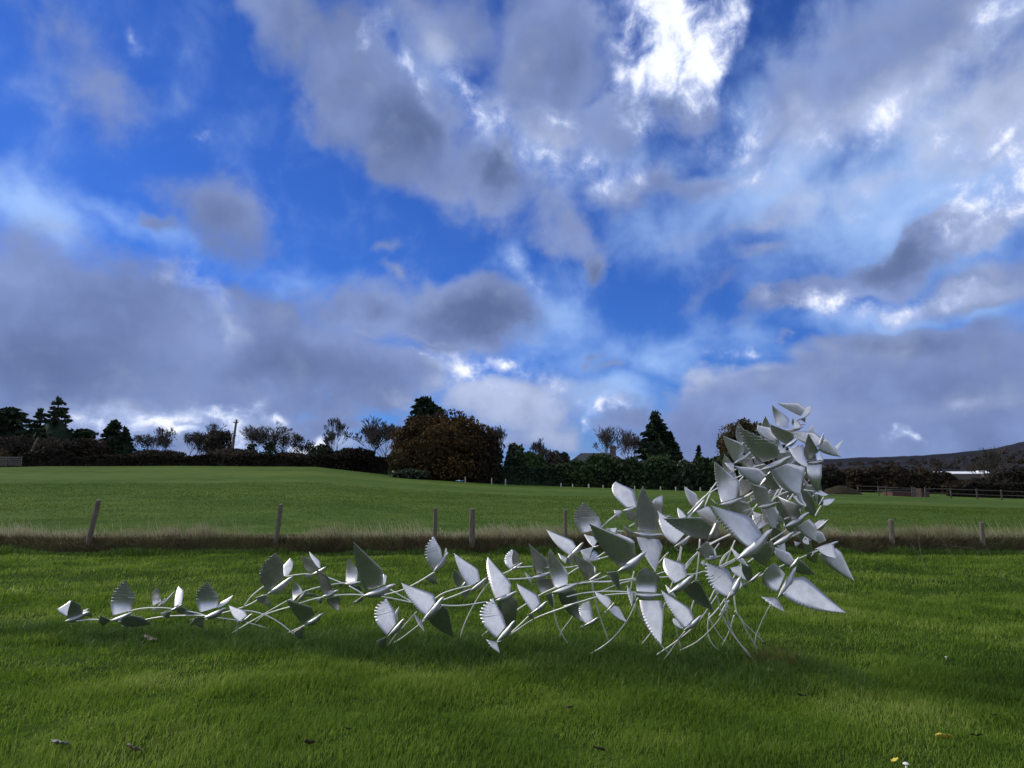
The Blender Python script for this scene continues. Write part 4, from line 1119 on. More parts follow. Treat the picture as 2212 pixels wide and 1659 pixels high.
# rods: crop, depth offset, points (a leading / trailing 'g' means that end stands in the ground)
RODS = [
    ('A', 0, '', [(320, 797), (430, 785), (525, 784), (640, 788)], ''), ('A', 0, 'g', [(620, 878), (800, 826), (960, 780), (1160, 752), (1450, 747), (1500, 760)], ''), ('A', .1, '', [(790, 712), (880, 688), (1000, 678), (1160, 684), (1390, 722), (1470, 745)], ''),
    ('A', -.1, '', [(700, 800), (800, 822), (945, 870)], 'g'), ('A', .0, '', [(1580, 766), (1760, 790), (1900, 822), (2120, 888)], 'g'), ('A', .1, '', [(1480, 785), (1600, 735), (1700, 708), (1830, 668), (1925, 622), (2000, 560)], ''), ('A', .05, '', [(1825, 668), (1900, 570), (2008, 484), (2040, 470)], ''),
    ('A', -.1, '', [(1772, 800), (1765, 880), (1760, 968)], 'g'), ('A', -.2, 'g', [(1655, 948), (1820, 845), (1990, 745), (2212, 618), (2260, 600)], ''), ('A', -.05, 'g', [(1920, 826), (2000, 750), (2130, 700), (2260, 665)], ''),
    ('B', .1, '', [(320, 775), (430, 785), (540, 815), (670, 885), (790, 980), (920, 1082)], 'g'), ('B', -.15, 'g', [(670, 1008), (790, 960), (900, 908)], ''), ('B', .1, '', [(735, 470), (790, 459), (890, 448), (960, 450)], ''), ('B', .1, '', [(1060, 460), (1130, 486), (1240, 530)], ''),
    ('B', -.05, '', [(800, 730), (960, 678), (1130, 645), (1300, 632), (1440, 640)], ''), ('B', .1, '', [(840, 640), (910, 600), (1030, 565), (1180, 536), (1260, 528)], ''), ('B', .0, '', [(1300, 555), (1380, 600), (1440, 640)], ''), ('B', .0, '', [(1600, 640), (1780, 590), (1930, 515), (2068, 430)], ''),
    ('B', .05, '', [(1640, 570), (1760, 640), (1900, 720)], ''), ('B', .0, '', [(1560, 645), (1700, 670), (1880, 708)], ''),
    ('C', .0, '', [(590, 795), (740, 806), (880, 800), (1060, 772)], ''), ('C', .05, '', [(560, 775), (660, 700), (790, 655), (920, 625)], ''), ('C', .0, '', [(640, 765), (760, 722), (920, 655)], ''), ('C', .1, '', [(1090, 590), (990, 725), (890, 910), (835, 1060), (810, 1202)], 'g'),
    ('C', -.1, 'g', [(945, 1138), (1080, 1030), (1230, 915), (1420, 790), (1560, 700), (1690, 640)], ''), ('C', -.3, 'g', [(935, 1248), (1080, 1182), (1300, 1050), (1500, 920), (1770, 818), (1840, 790)], ''), ('C', -.35, 'g', [(137, 1225), (240, 1075), (310, 1000), (430, 862)], ''), ('C', -.3, 'g', [(130, 1192), (280, 1110), (440, 990), (500, 940)], ''),
    ('C', -.25, '', [(1180, 1130), (1300, 1035), (1430, 912), (1480, 860)], ''), ('C', .1, '', [(1240, 568), (1330, 566), (1480, 556)], ''), ('C', .2, '', [(1190, 530), (1290, 482)], ''), ('C', .2, '', [(1340, 462), (1480, 452)], ''), ('C', .2, '', [(1590, 462), (1680, 466), (1790, 462), (1890, 446)], ''), ('C', .1, '', [(1700, 600), (1800, 520), (1900, 456)], ''),
    ('C', -.05, '', [(1780, 620), (1870, 610), (2000, 594), (2180, 590), (2400, 560)], ''), ('C', .15, '', [(1990, 590), (2080, 562), (2150, 536)], ''), ('D', -.1, '', [(440, 1020), (560, 992), (720, 976), (860, 976), (1010, 985)], ''), ('D', -.15, '', [(420, 1095), (550, 1060), (720, 1012), (900, 994), (1010, 1000)], ''),
    ('D', .2, '', [(330, 1000), (340, 1120), (362, 1225), (410, 1330), (492, 1452)], 'g'), ('D', .1, '', [(540, 1080), (490, 1180), (410, 1290), (375, 1372)], 'g'), ('D', .15, '', [(648, 900), (668, 1010), (700, 1140), (745, 1275), (812, 1452)], 'g'), ('D', -.3, '', [(1020, 1030), (940, 1200), (790, 1380), (565, 1525)], 'g'),
    ('D', -.35, '', [(1000, 1010), (1010, 1100), (1060, 1210), (1160, 1360), (1325, 1530)], 'g'), ('D', .2, '', [(1240, 1070), (1190, 1220), (1120, 1320), (1018, 1442)], 'g'), ('D', -.2, 'g', [(1105, 1537), (1340, 1372), (1490, 1245), (1605, 1090), (1710, 930)], ''), ('D', -.3, 'g', [(1195, 1567), (1270, 1480), (1345, 1370), (1400, 1300)], ''),
    ('D', -.3, 'g', [(1310, 1477), (1500, 1382), (1650, 1240), (1730, 1120)], ''), ('D', .2, '', [(1325, 1240), (1345, 1350), (1382, 1472)], 'g'), ('D', -.3, '', [(1655, 965), (1690, 1130), (1765, 1290), (1870, 1430), (2000, 1585)], 'g'), ('D', -.25, '', [(1735, 1100), (1765, 1260), (1850, 1405), (1978, 1522)], 'g'),
    ('D', .3, '', [(1600, 1150), (1585, 1270), (1605, 1375), (1670, 1450), (1752, 1512)], 'g'), ('D', .5, '', [(1600, 1200), (1660, 1300), (1742, 1412)], 'g'), ('D', .4, '', [(1800, 1170), (1760, 1300), (1690, 1440)], 'g'), ('D', .1, '', [(500, 918), (650, 900), (900, 886), (1100, 870), (1275, 856)], ''), ('D', .15, '', [(1160, 840), (1260, 816), (1440, 838), (1570, 808)], ''),
    ('D', .15, '', [(720, 975), (800, 940), (900, 905), (1020, 880)], ''), ('D', .0, '', [(1490, 895), (1510, 720), (1522, 550)], ''), ('D', .2, '', [(1368, 610), (1358, 680), (1340, 730)], ''), ('D', .2, '', [(1170, 765), (1268, 656)], ''), ('D', .2, '', [(962, 960), (975, 880), (990, 810)], ''), ('D', .2, '', [(720, 460), (780, 405), (850, 350)], ''), ('D', .2, '', [(690, 700), (755, 655)], ''), ('D', .25, '', [(700, 712), (780, 692)], ''),
    ('D', .2, '', [(1385, 785), (1450, 710), (1510, 655)], ''), ('D', -.1, '', [(1590, 606), (1680, 555), (1770, 515)], ''), ('D', .2, '', [(1680, 780), (1720, 700), (1790, 620)], ''), ('D', .25, '', [(1400, 800), (1440, 730), (1500, 670)], ''), ('D', .1, '', [(1680, 775), (1800, 715), (1900, 640)], ''), ('D', .1, '', [(1440, 1160), (1470, 1060), (1490, 1000)], ''), ('D', .2, '', [(1600, 1050), (1650, 950), (1700, 900)], ''), ('D', .2, '', [(850, 485), (900, 488)], ''),
    ('D', .1, '', [(950, 450), (990, 425)], ''), ('D', .3, '', [(1280, 960), (1330, 820)], ''),
    ('E', .1, '', [(120, 1222), (230, 1110), (330, 1010), (430, 880)], ''), ('E', .15, '', [(200, 1130), (300, 1040), (440, 950)], ''), ('E', .2, '', [(265, 1230), (300, 1130), (350, 1010)], ''), ('E', -.05, '', [(335, 1537), (440, 1485), (560, 1425)], ''), ('E', .15, '', [(590, 1222), (700, 1190), (800, 1160)], ''), ('E', .2, '', [(720, 1260), (790, 1170), (840, 1105)], ''),
    ('E', -.2, '', [(1140, 1090), (1230, 960), (1312, 800)], ''), ('E', .2, '', [(965, 1098), (1030, 1040), (1150, 990)], ''), ('E', .25, '', [(970, 1095), (1020, 1010), (1060, 940)], ''), ('E', .3, '', [(1020, 1080), (1060, 1000), (1090, 950)], ''), ('E', .1, '', [(575, 872), (640, 845), (700, 822)], ''), ('E', .15, '', [(620, 925), (660, 870), (700, 830)], ''), ('E', .15, '', [(1410, 1245), (1440, 1190), (1470, 1140)], ''),
    ('E', -.1, '', [(900, 720), (800, 745), (760, 790)], ''), ('E', .2, '', [(930, 1010), (985, 955)], ''), ('E', .1, '', [(1300, 980), (1400, 995)], ''), ('E', .1, '', [(960, 1490), (1040, 1440), (1120, 1385)], ''), ('E', .1, '', [(1180, 1450), (1270, 1405)], ''), ('E', .2, '', [(800, 1350), (840, 1290), (900, 1200)], ''), ('E', .2, '', [(770, 1300), (870, 1230)], ''), ('E', .15, '', [(820, 1385), (960, 1290)], ''),
    ('F', -.45, '', [(960, 820), (920, 890), (850, 1040), (806, 1190), (842, 1364)], 'g'), ('F', .1, '', [(600, 880), (650, 950), (720, 1085), (800, 1220), (862, 1302)], 'g'), ('F', .2, '', [(640, 930), (700, 1010), (790, 1095), (908, 1214)], 'g'), ('F', .1, '', [(590, 700), (600, 820), (620, 910)], ''), ('F', .15, '', [(1200, 370), (1325, 312)], ''), ('F', .1, '', [(1380, 292), (1450, 262)], ''), ('F', .1, '', [(440, 440), (500, 420), (600, 365)], ''),
    ('F', .15, '', [(442, 418), (480, 330), (560, 260)], ''), ('F', .2, '', [(490, 440), (540, 310), (600, 160)], ''), ('F', .1, '', [(560, 590), (610, 490), (660, 400)], ''), ('F', .2, '', [(730, 385), (800, 335)], ''), ('F', .2, '', [(1050, 432), (1110, 405)], ''), ('F', .1, '', [(840, 530), (920, 480)], ''), ('F', .2, '', [(100, 460), (170, 350), (230, 270)], ''), ('F', .2, '', [(330, 210), (400, 170), (560, 95)], ''),
    ('F', .1, '', [(40, 380), (60, 230)], ''), ('F', .2, '', [(390, 260), (440, 190)], ''), ('F', .1, '', [(540, 770), (500, 820), (440, 930)], ''), ('F', .2, '', [(500, 750), (430, 850), (330, 960)], ''),
]


def ray(p):
    return pix_dir(p[0], p[1])


def pt_depth(p, Y):
    rx, rz = ray(p)
    return np.array([rx * Y, Y, CAM_H + rz * Y])


def bez(a, c, b, t):
    a, b, c = map(np.asarray, (a, b, c))
    return (1 - t)[:, None] ** 2 * a + (2 * t * (1 - t))[:, None] * c + (t ** 2)[:, None] * b


def crom(P, n):
    """smooth curve through the points"""
    P = np.asarray(P, float)
    if len(P) == 2:
        t = np.linspace(0, 1, n)[:, None]
        return P[0] * (1 - t) + P[1] * t
    Q = np.concatenate([[2 * P[0] - P[1]], P, [2 * P[-1] - P[-2]]])
    out = []
    for s in np.linspace(0, len(P) - 1, n):
        i = min(int(s), len(P) - 2); t = s - i
        a, b, c, d = Q[i:i + 4]
        out.append(.5 * ((2 * b) + (c - a) * t + (2 * a - 5 * b + 4 * c - d) * t * t + (3 * b - a - 3 * c + d) * t ** 3))
    return np.array(out)


def sheet(G, thick=.0013):
    """solid sheet from a grid of points (nu, nv, 3)"""
    nu, nv, _ = G.shape
    du = np.gradient(G, axis=0); dv = np.gradient(G, axis=1)
    N = np.cross(du, dv)
    N /= np.linalg.norm(N, axis=2, keepdims=True) + 1e-12
    V = np.concatenate([(G + N * thick / 2).reshape(-1, 3), (G - N * thick / 2).reshape(-1, 3)])
    i = (np.arange(nu - 1)[:, None] * nv + np.arange(nv - 1)[None]).ravel()
    top = np.stack([i, i + nv, i + nv + 1, i + 1], -1)
    o = nu * nv
    bot = top[:, ::-1] + o
    rim = []
    loop = [r * nv for r in range(nu)] + [(nu - 1) * nv + c for c in range(1, nv)] + [r * nv + nv - 1 for r in range(nu - 2, -1, -1)] + [c for c in range(nv - 2, 0, -1)]
    for a, b in zip(loop, loop[1:] + loop[:1]):
        rim.append((b, a, a + o, b + o))
    F = np.concatenate([top, bot, np.array(rim)])
    return V, F


def solve_depth(p, Yb, z0, x0, k, kx):
    rx, rz = ray(p)
    Y = (Yb + k * (CAM_H - z0) - kx * x0) / (1 - k * rz - kx * rx)
    return np.array([rx * Y, Y, CAM_H + rz * Y])


def fix_normals(me):
    import bmesh
    bm = bmesh.new(); bm.from_mesh(me)
    bmesh.ops.recalc_face_normals(bm, faces=bm.faces)
    bm.to_mesh(me); bm.free()


def make_wing(parent, origin, reg, Yb, spec, rng):
    tone, style = spec[0], spec[1]
    RF, W, T, RB = [np.array(rp(reg, p)) for p in spec[2:6]]
    L = np.linalg.norm(T - (RF + RB) / 2)
    if len(spec) > 6:
        Bp = np.array(rp(reg, spec[6]))
    else:
        mid = (T + RB) / 2
        pe = np.array([-(T - RB)[1], (T - RB)[0]]); pe /= np.linalg.norm(pe) + 1e-9
        if np.dot(pe, W - mid) > 0: pe = -pe
        Bp = mid + pe * L * .07
    nf = {'s': 15, 'f': 11, 'p': 6}[style]
    sub = 4 if style == 's' else 8
    nu, nv = nf * sub + 1, 6
    u = np.linspace(0, 1, nu)
    lead = crom([RF, RF * .45 + W * .55 + (W - T) * .03, W, W * .45 + T * .55 + (W - RF) * .02 * 0, T], nu)
    C = 2 * Bp - .5 * (RB + T)
    trail = bez(RB, C, T, u)
    # feather tips cut into the trailing edge
    fr = (u * nf) % 1.0
    fr[-1] = .5
    cusp = np.abs(2 * fr - 1) ** (3.0 if style == 's' else 2.4)
    amp = {'s': .013, 'f': .20, 'p': .0}[style] * L
    rampd = np.clip((u - .12) / .3, 0, 1) if style == 's' else np.clip((u - .25) / .5, 0, 1) * np.clip((1.02 - u) / .12, 0, 1)
    dvec = lead - trail
    trail0 = trail.copy()
    dl = np.linalg.norm(dvec, axis=1, keepdims=True) + 1e-6
    # notch direction: towards the wing root
    root = (RF + RB) / 2
    tor = root - trail
    tor /= np.linalg.norm(tor, axis=1, keepdims=True) + 1e-6
    nd = .6 * dvec / dl + .6 * tor
    trail = trail + nd * np.minimum(amp * rampd * cusp, dl[:, 0] * .7)[:, None]
    if style == 'f':
        lr = np.clip((u - .42) / .3, 0, 1) * np.clip((1.02 - u) / .10, 0, 1)
        lead = lead + (root - lead) / (np.linalg.norm(root - lead, axis=1, keepdims=True) + 1e-6) * (amp * .75 * lr * cusp)[:, None]
    vv = np.linspace(0, 1, nv)
    G2 = lead[:, None] * (1 - vv)[None, :, None] + trail[:, None] * vv[None, :, None]
    if style == 's':
        # feather tips only bite into the outermost strip of the sheet
        full = trail0 - lead
        cut = 1 - np.clip(amp * rampd * cusp / dl[:, 0], 0, .6)
        vm = np.minimum(vv[None, :], cut[:, None] - .02 * (1 - vv[None, :])); vm[:, -1] = cut
        vm = np.maximum(vm, 0)
        G2 = lead[:, None] + full[:, None] * vm[:, :, None]
    else:
        vm = np.linalg.norm(G2 - lead[:, None], axis=2) / (np.linalg.norm(trail0 - lead, axis=1) + 1e-6)[:, None]
    s0, s1 = TONES[tone]
    s0 += rng.normal(0, .10); s1 += rng.normal(0, .12)
    kx = rng.normal(0, .22)
    r3 = pt_depth(root, Yb)
    t3 = pt_depth(T, Yb)
    Hs = t3[2] - r3[2]
    Lm = np.linalg.norm(t3 - r3)
    if abs(Hs) < .3 * Lm: Hs = .3 * Lm * (1 if Hs >= 0 else -1)
    G = np.empty((nu, nv, 3))
    for i in range(nu):
        for j in range(nv):
            G[i, j] = solve_depth(G2[i, j], Yb, r3[2], r3[0], s0, kx)
    # the sheet curls along its span, every point staying on the outline read from the photograph
    ax2 = T - root
    ue = np.clip(((G2 - root) @ ax2) / (ax2 @ ax2), 0, 1.05)
    Yc_ = np.clip((s1 - s0) * Hs * ue ** 2 / 2, -1.25 * Lm, 1.25 * Lm)
    camp = np.array([0, 0, CAM_H])
    G = camp + (G - camp) * ((G[:, :, 1] + Yc_) / G[:, :, 1])[:, :, None]
    # camber across the chord and shallow feather ridges
    G[:, :, 1] += -.022 * Lm * np.sin(np.pi * np.clip(vm, 0, 1)) * (1 - .5 * u)[:, None]
    ridge = (.0004 if style == 's' else .0003 if style == 'f' else .0001) * rng.choice([.3, 1.0, 1.0, 2.2])
    G[:, :, 1] += ridge * np.sin(2 * np.pi * u * nf)[:, None] * (vm ** 1.5) * np.clip((u - .2) * 3, 0, 1)[:, None]
    V, F = sheet(G)
    me = mesh_np('wing', V - origin, F, M_METAL, True)
    nr = 2 * (nu - 1) * (nv - 1)
    sm = np.ones(len(F), bool); sm[nr:] = False
    me.polygons.foreach_set('use_smooth', sm)
    place('wing', me, parent)


def make_tail(parent, origin, reg, Yb, root, spec, rng):
    tone, c1, c2 = spec
    A, P, Q = [np.array(rp(reg, p)) for p in (root, c1, c2)]
    n, nv = 29, 5
    t = np.linspace(0, 1, n)
    L = (np.linalg.norm(P - A) + np.linalg.norm(Q - A)) / 2
    mid = (P + Q) / 2
    C = 2 * (mid + (mid - A) / (np.linalg.norm(mid - A) + 1e-6) * L * .10) - .5 * (P + Q)
    arc = bez(P, C, Q, t)
    fr = (t * 7) % 1.0; fr[-1] = .5; fr[0] = .5
    arc = arc + (A - arc) * (.07 * np.abs(2 * fr - 1) ** 2)[:, None]
    v = np.linspace(.06, 1, nv)
    G2 = A[None, None] + (arc[:, None] - A) * v[None, :, None]
    s0, s1 = TONES[tone]
    s0 += rng.normal(0, .12)
    r3 = pt_depth(A, Yb)
    kx = rng.normal(0, .3)
    G = np.empty((n, nv, 3))
    for i in range(n):
        for j in range(nv):
            G[i, j] = solve_depth(G2[i, j], Yb, r3[2], r3[0], s0, kx)
    G[:, :, 1] += (.0015 * np.sin(2 * np.pi * t * 7))[:, None] * v[None] - .02 * (np.sin(np.pi * t))[:, None] * v[None]
    V, F = sheet(G)
    me = mesh_np('tail', V - origin, F, M_METAL, True)
    nr = 2 * (n - 1) * (nv - 1)
    sm = np.ones(len(F), bool); sm[nr:] = False
    me.polygons.foreach_set('use_smooth', sm)
    place('tail', me, parent)


def make_body(reg, Yb, tail, beak, rng, sculpture, s_org):
    A = pt_depth(rp(reg, tail), Yb + .02)
    B = pt_depth(rp(reg, beak), Yb - .02)
    ax = B - A
    L = np.linalg.norm(ax)
    ax /= L
    side = np.array([0, 1., 0]); side -= ax * np.dot(side, ax); side /= np.linalg.norm(side)
    up = np.cross(side, ax)
    if up[2] < 0: up = -up
    up = up * math.cos(.3) - side * math.sin(.3); side = np.cross(ax, up)
    org = (A + B) / 2
    tt = np.array([0, .05, .14, .26, .40, .54, .66, .76, .84, .90, .95, 1.0])
    rr = np.array([.06, .24, .56, .88, 1.04, 1.0, .82, .62, .52, .44, .24, .02]) * L * .125
    m = 14
    V = []
    for t, r in zip(tt, rr):
        c = A + ax * L * t - up * L * .045 * math.sin(math.pi * min(t / .8, 1)) + up * L * .02 * max(0, t - .7) / .3
        for k in range(m):
            a = 2 * math.pi * k / m
            cx, cz = math.cos(a), math.sin(a)
            # boat section: flat ridge on top, keel below
            kz = cz * (.72 if cz > 0 else 1.12)
            kx_ = cx * (1.0 - .18 * max(-cz, 0))
            V.append(c + side * r * .85 * kx_ + up * r * kz * (1 + .06 * rng.normal()))
    n = len(tt)
    F = [(i * m + k, i * m + (k + 1) % m, (i + 1) * m + (k + 1) % m, (i + 1) * m + k) for i in range(n - 1) for k in range(m)]
    me = mesh_np('bird', np.array(V) - org, np.array(F), M_METAL, True)
    fix_normals(me)
    o = place('bird', me, sculpture, org - s_org)
    return o, org


def build_sculpture():
    rng = np.random.default_rng(42)
    c = at(1000, 1400, 7.5)
    s_org = np.array([c.x, 7.5, 0.0])
    S = empty('bird_sculpture', s_org)
    tag(S, 'steel flock of birds on curved rods, low at left and a tall cluster at right', 'sculpture')
    for (reg, off, tail, beak, wings, tf) in BIRDS:
        m = rp(reg, ((tail[0] + beak[0]) / 2, (tail[1] + beak[1]) / 2))
        Yb = mid_depth(m[0]) + off
        # never below the turf
        body, org = make_body(reg, Yb, tail, beak, rng, S, s_org)
        for w in wings:
            make_wing(body, org, reg, Yb + rng.normal(0, .01), w, rng)
        if tf:
            make_tail(body, org, reg, Yb + .02, tail, tf, rng)
    for (reg, off, g0, pts, g1) in RODS:
        P = [np.array(rp(reg, p)) for p in pts]

        def ground_Y(p):
            rx, rz = ray(p)
            return (CAM_H + .03) / max(-rz, 1e-3)
        Ya = ground_Y(P[0]) if g0 else mid_depth(P[0][0]) + off
        Yz = ground_Y(P[-1]) if g1 else mid_depth(P[-1][0]) + off
        cur = crom(P, 6 * (len(P) - 1) + 1)
        d = np.concatenate([[0], np.cumsum(np.linalg.norm(np.diff(cur, axis=0), axis=1))]); d /= d[-1]
        q = [pt_depth(p, Ya + (Yz - Ya) * t) for p, t in zip(cur, d)]
        if g1: q.append(q[-1] + (q[-1] - q[-2]) * .6)
        if g0: q.insert(0, q[0] + (q[0] - q[1]) * .6)
        o = q[len(q) // 2]
        mb = MB().tube([p - o for p in q], .0066, 8)
        mb.build('rod', M_ROD, S, o - s_org, True)


build_sculpture()

# ------------------------------------------------------------------ fences, poles, buildings
def post(label, px, top, base, wpx, lean=0.0, Y=18.85, group='wooden posts along the bank', mat=None, name='fence_post', round_=False, seed=0):
    rng = random.Random(seed)
    zt = at(px, top, Y).z
    c = at(px, base, Y)
    m = MB()
    w = wpx * Y / FPX
    h = zt - c.z
    n = 7
    vs, fs = [], []
    k = 10
    for i in range(n):
        t = i / (n - 1)
        for j in range(k):
            a = 2 * math.pi * j / k + .2
            r = w / 2 * (1.06 - .12 * t) * (1 + .07 * math.sin(3 * a + seed) + rng.uniform(-.03, .03))
            vs.append((math.cos(a) * r + lean * h * t, math.sin(a) * r, h * t - .25 * (i == 0) + (.012 * math.sin(a) if i == n - 1 else 0)))
    for i in range(n - 1):
        for j in range(k):
            fs.append((i * k + j, i * k + (j + 1) % k, (i + 1) * k + (j + 1) % k, (i + 1) * k + j))
    fs.append(tuple((n - 1) * k + j for j in range(k)))
    m.add(vs, fs)
    o = m.build(name, mat or M_WOOD, None, (c.x, Y, c.z))
    return tag(o, label, 'fence post', group)


post('leaning grey wooden post in the bank at far left', 189, 1080, 1178, 11.5, .17, 18.42, seed=1)
post('slightly tilted thin dark post second from the left on the bank', 595, 1089, 1180, 9.5, .09, 18.42, seed=2)
post('thin upright post behind the highest bird of the sculpture tail', 939, 1097, 1172, 8.5, .01, 18.42, seed=3)
post('thick upright grey post right of the thin one in mid bank', 1020, 1099, 1168, 12.5, .0, 18.42, seed=4)
post('thin post just left of the raised fan shaped wing', 1221, 1101, 1165, 8, .01, 18.42, seed=5)
post('thin post seen between the birds under the tall cluster', 1683, 1125, 1180, 8, .0, 18.42, seed=6)
post('dark post standing in brambles right of the sculpture', 1928, 1122, 1180, 11, .0, 18.42, seed=7)
post('rightmost grey post on the bank', 2123, 1128, 1180, 10, .02, 18.42, seed=8)

FAR = 'pale posts in front of the black evergreen hedge'
ORD = ['first', 'second', 'third', 'fourth', 'fifth', 'sixth', 'seventh', 'eighth', 'ninth', 'tenth', 'eleventh', 'twelfth', 'thirteenth', 'fourteenth', 'fifteenth', 'last']
for i, (px, top, h) in enumerate(((1005, 1030, 15), (1062, 1033, 13), (1092, 1035, 14), (1212, 1044, 10), (1335 - 98, 1046, 12), (1272, 1046, 14), (1303, 1048, 11), (1334, 1046, 14), (1339, 1046, 15), (1371, 1050, 12), (1449 - 22, 1051, 11), (1460, 1052, 12), (1484, 1052, 11), (1513, 1053, 11), (1536, 1053, 12), (1561, 1054, 11))):
    post(ORD[i] + ' pale post from the left in front of the black evergreen hedge', px, top, top + h, 2.6 if i not in (5, 7, 8) else 3.6, 0, 76.0, FAR, M_WOODP, seed=20 + i)


def utility_pole(label, px, top, base, Y, lean, arms):
    c = at(px, base, Y)
    h = at(px, top, Y).z - c.z
    t = empty('telegraph_pole', (c.x, Y, c.z))
    tag(t, label, 'telegraph pole')
    MB().tube([(0, 0, -.4), (lean * .5, 0, h * .5), (lean, 0, h)], [.19, .16, .13], 10).build('shaft', M_POLE, t)
    if arms:
        MB().box((lean, -.16, h - .45), (.7, .1, .11)).build('crossarm', M_POLE, t)
        for s in (-.28, .28):
            MB().tube([(lean + s, -.16, h - .38), (lean + s, -.16, h - .18)], [.06, .045], 6).build('insulator', M_PLASTER, t)


def mat_plain(name, c, r=.8):
    return mat_noise(name, tuple(v * .85 for v in c), c, 2.0, r, 3)


M_PLASTER = mat_plain('pale_plaster', (.55, .53, .48))
M_WHITE = mat_plain('white_sheeting', (.85, .85, .83), .5)
M_ROOF = mat_plain('slate', (.022, .023, .026))
M_BRICK = mat_noise('red_brick', (.055, .028, .023), (.09, .045, .036), 2.5, .9)
M_BRICKP = mat_noise('pink_brick', (.15, .09, .075), (.20, .125, .105), 2.5, .9)
M_GLASS = mat_plain('dark_pane', (.02, .025, .03), .15)
M_RAIL = mat_noise('old_rail_wood', (.04, .034, .028), (.085, .073, .06), 3, .9)
M_STEEL = mat_plain('galvanised_gate', (.11, .12, .125), .6)

utility_pole('tall telegraph pole with a short crossarm among the leafless trees', 500, 906, 985, 103, .45, True)
utility_pole('short grey leaning pole in front of the far left conifers', 64, 946, 986, 99, .9, False)


def field_gate():
    Y = 96.0
    a, b = at(-20, 1004, Y), at(46, 1004, Y)
    z = fh(b.x, 95.0)
    t = empty('field_gate', ((a.x + b.x) / 2, Y, z))
    tag(t, 'grey metal field gate at the far left edge of the pasture', 'gate')
    w = b.x - a.x
    for k in range(5):
        MB().tube([(-w / 2, 0, .25 + .24 * k), (w / 2, 0, .25 + .24 * k)], .04, 6).build('bar', M_STEEL, t)
    for s in (-1, 0, 1):
        MB().tube([(s * w / 2, 0, .1), (s * w / 2, 0, 1.3)], .045, 6).build('upright', M_STEEL, t)


field_gate()


def house(label, px0, px1, ridge_py, eave_py, Y, chimney, name='house', roof=M_ROOF, wall=M_PLASTER, deep=8.0, cat='house', windows=2, base_z=None, hip=.25):
    a, b = at(px0, eave_py, Y), at(px1, eave_py, Y)
    z0 = fh((a.x + b.x) / 2, Y) if base_z is None else base_z
    t = empty(name, ((a.x + b.x) / 2, Y, z0))
    tag(t, label, cat)
    w = b.x - a.x
    he = a.z - z0
    hr = at(px0, ridge_py, Y).z - z0
    MB().box((0, deep / 2, he / 2 - .3), (w - .5, deep - .5, he + .6)).build('wall', wall, t)
    i = w * hip
    r = MB().add([(-w / 2, 0, he), (w / 2, 0, he), (w / 2, deep, he), (-w / 2, deep, he), (-w / 2 + i, deep / 2, hr), (w / 2 - i, deep / 2, hr), (-w / 2, 0, he - .15), (w / 2, 0, he - .15), (w / 2, deep, he - .15), (-w / 2, deep, he - .15)],
                 [(0, 1, 5, 4), (1, 2, 5), (2, 3, 4, 5), (3, 0, 4), (6, 7, 1, 0), (7, 8, 2, 1), (8, 9, 3, 2), (9, 6, 0, 3), (9, 8, 7, 6)]).build('roof', roof, t)
    if chimney:
        cx = at(chimney[0], ridge_py, Y).x - (a.x + b.x) / 2
        ct = at(chimney[0], chimney[1], Y).z - z0
        MB().box((cx, deep / 2, (hr - .5 + ct) / 2), (chimney[2] * Y / FPX, .7, ct - hr + .9)).box((cx, deep / 2, ct), (chimney[2] * Y / FPX + .12, .82, .14)).build('chimney', M_POLE, r)
        for s in (-.2, .2):
            MB().tube([(cx + s, deep / 2, ct + .07), (cx + s, deep / 2, ct + .3)], [.11, .09], 8).build('chimney_pot', M_BRICK, r)
    for k in range(windows):
        x = w * ((k + .5) / windows - .5)
        f = MB()
        for (dx, dz, sx, sz) in ((-.55, 0, .1, 1.1), (.55, 0, .1, 1.1), (0, .5, 1.0, .1), (0, -.5, 1.0, .1)):
            f.box((x + dx, .22, he * .55 + dz), (sx, .12, sz))
        fo = f.build('window', M_WHITE, t)
        MB().box((x, .235, he * .55), (1.0, .03, .9)).build('pane', M_GLASS, fo)
    return t


house('dark roofed house with one chimney half hidden by the tall evergreen hedge', 1226, 1366, 976, 1003, 104, (1332, 963, 13), windows=3)
house('long low building with a white roof on the slope below the hill', 2004, 2122, 1018, 1023, 300, None, 'farm_building', M_WHITE, M_POLE, 10, 'building', 0, at(2060, 1034, 300).z, .02)
house('short white roofed shed left of the long white roof', 1966, 2000, 1020, 1025, 306, None, 'farm_building', M_WHITE, M_POLE, 8, 'building', 0, at(1980, 1034, 306).z, .02)
house('white roofed shed right of the long white roof', 2124, 2142, 1016, 1022, 303, None, 'farm_building', M_WHITE, M_POLE, 8, 'building', 0, at(2130, 1032, 303).z, .02)
house('small cream cottage half hidden in trees below the long white roof', 2054, 2076, 1031, 1037, 240, None, 'cottage', M_ROOF, M_PLASTER, 6, 'cottage', 2, at(2060, 1046, 240).z)
house('small grey cottage at the right edge of the photo', 2190, 2230, 1034, 1040, 180, None, 'cottage', M_ROOF, M_PLASTER, 6, 'cottage', 3, at(2200, 1050, 180).z)


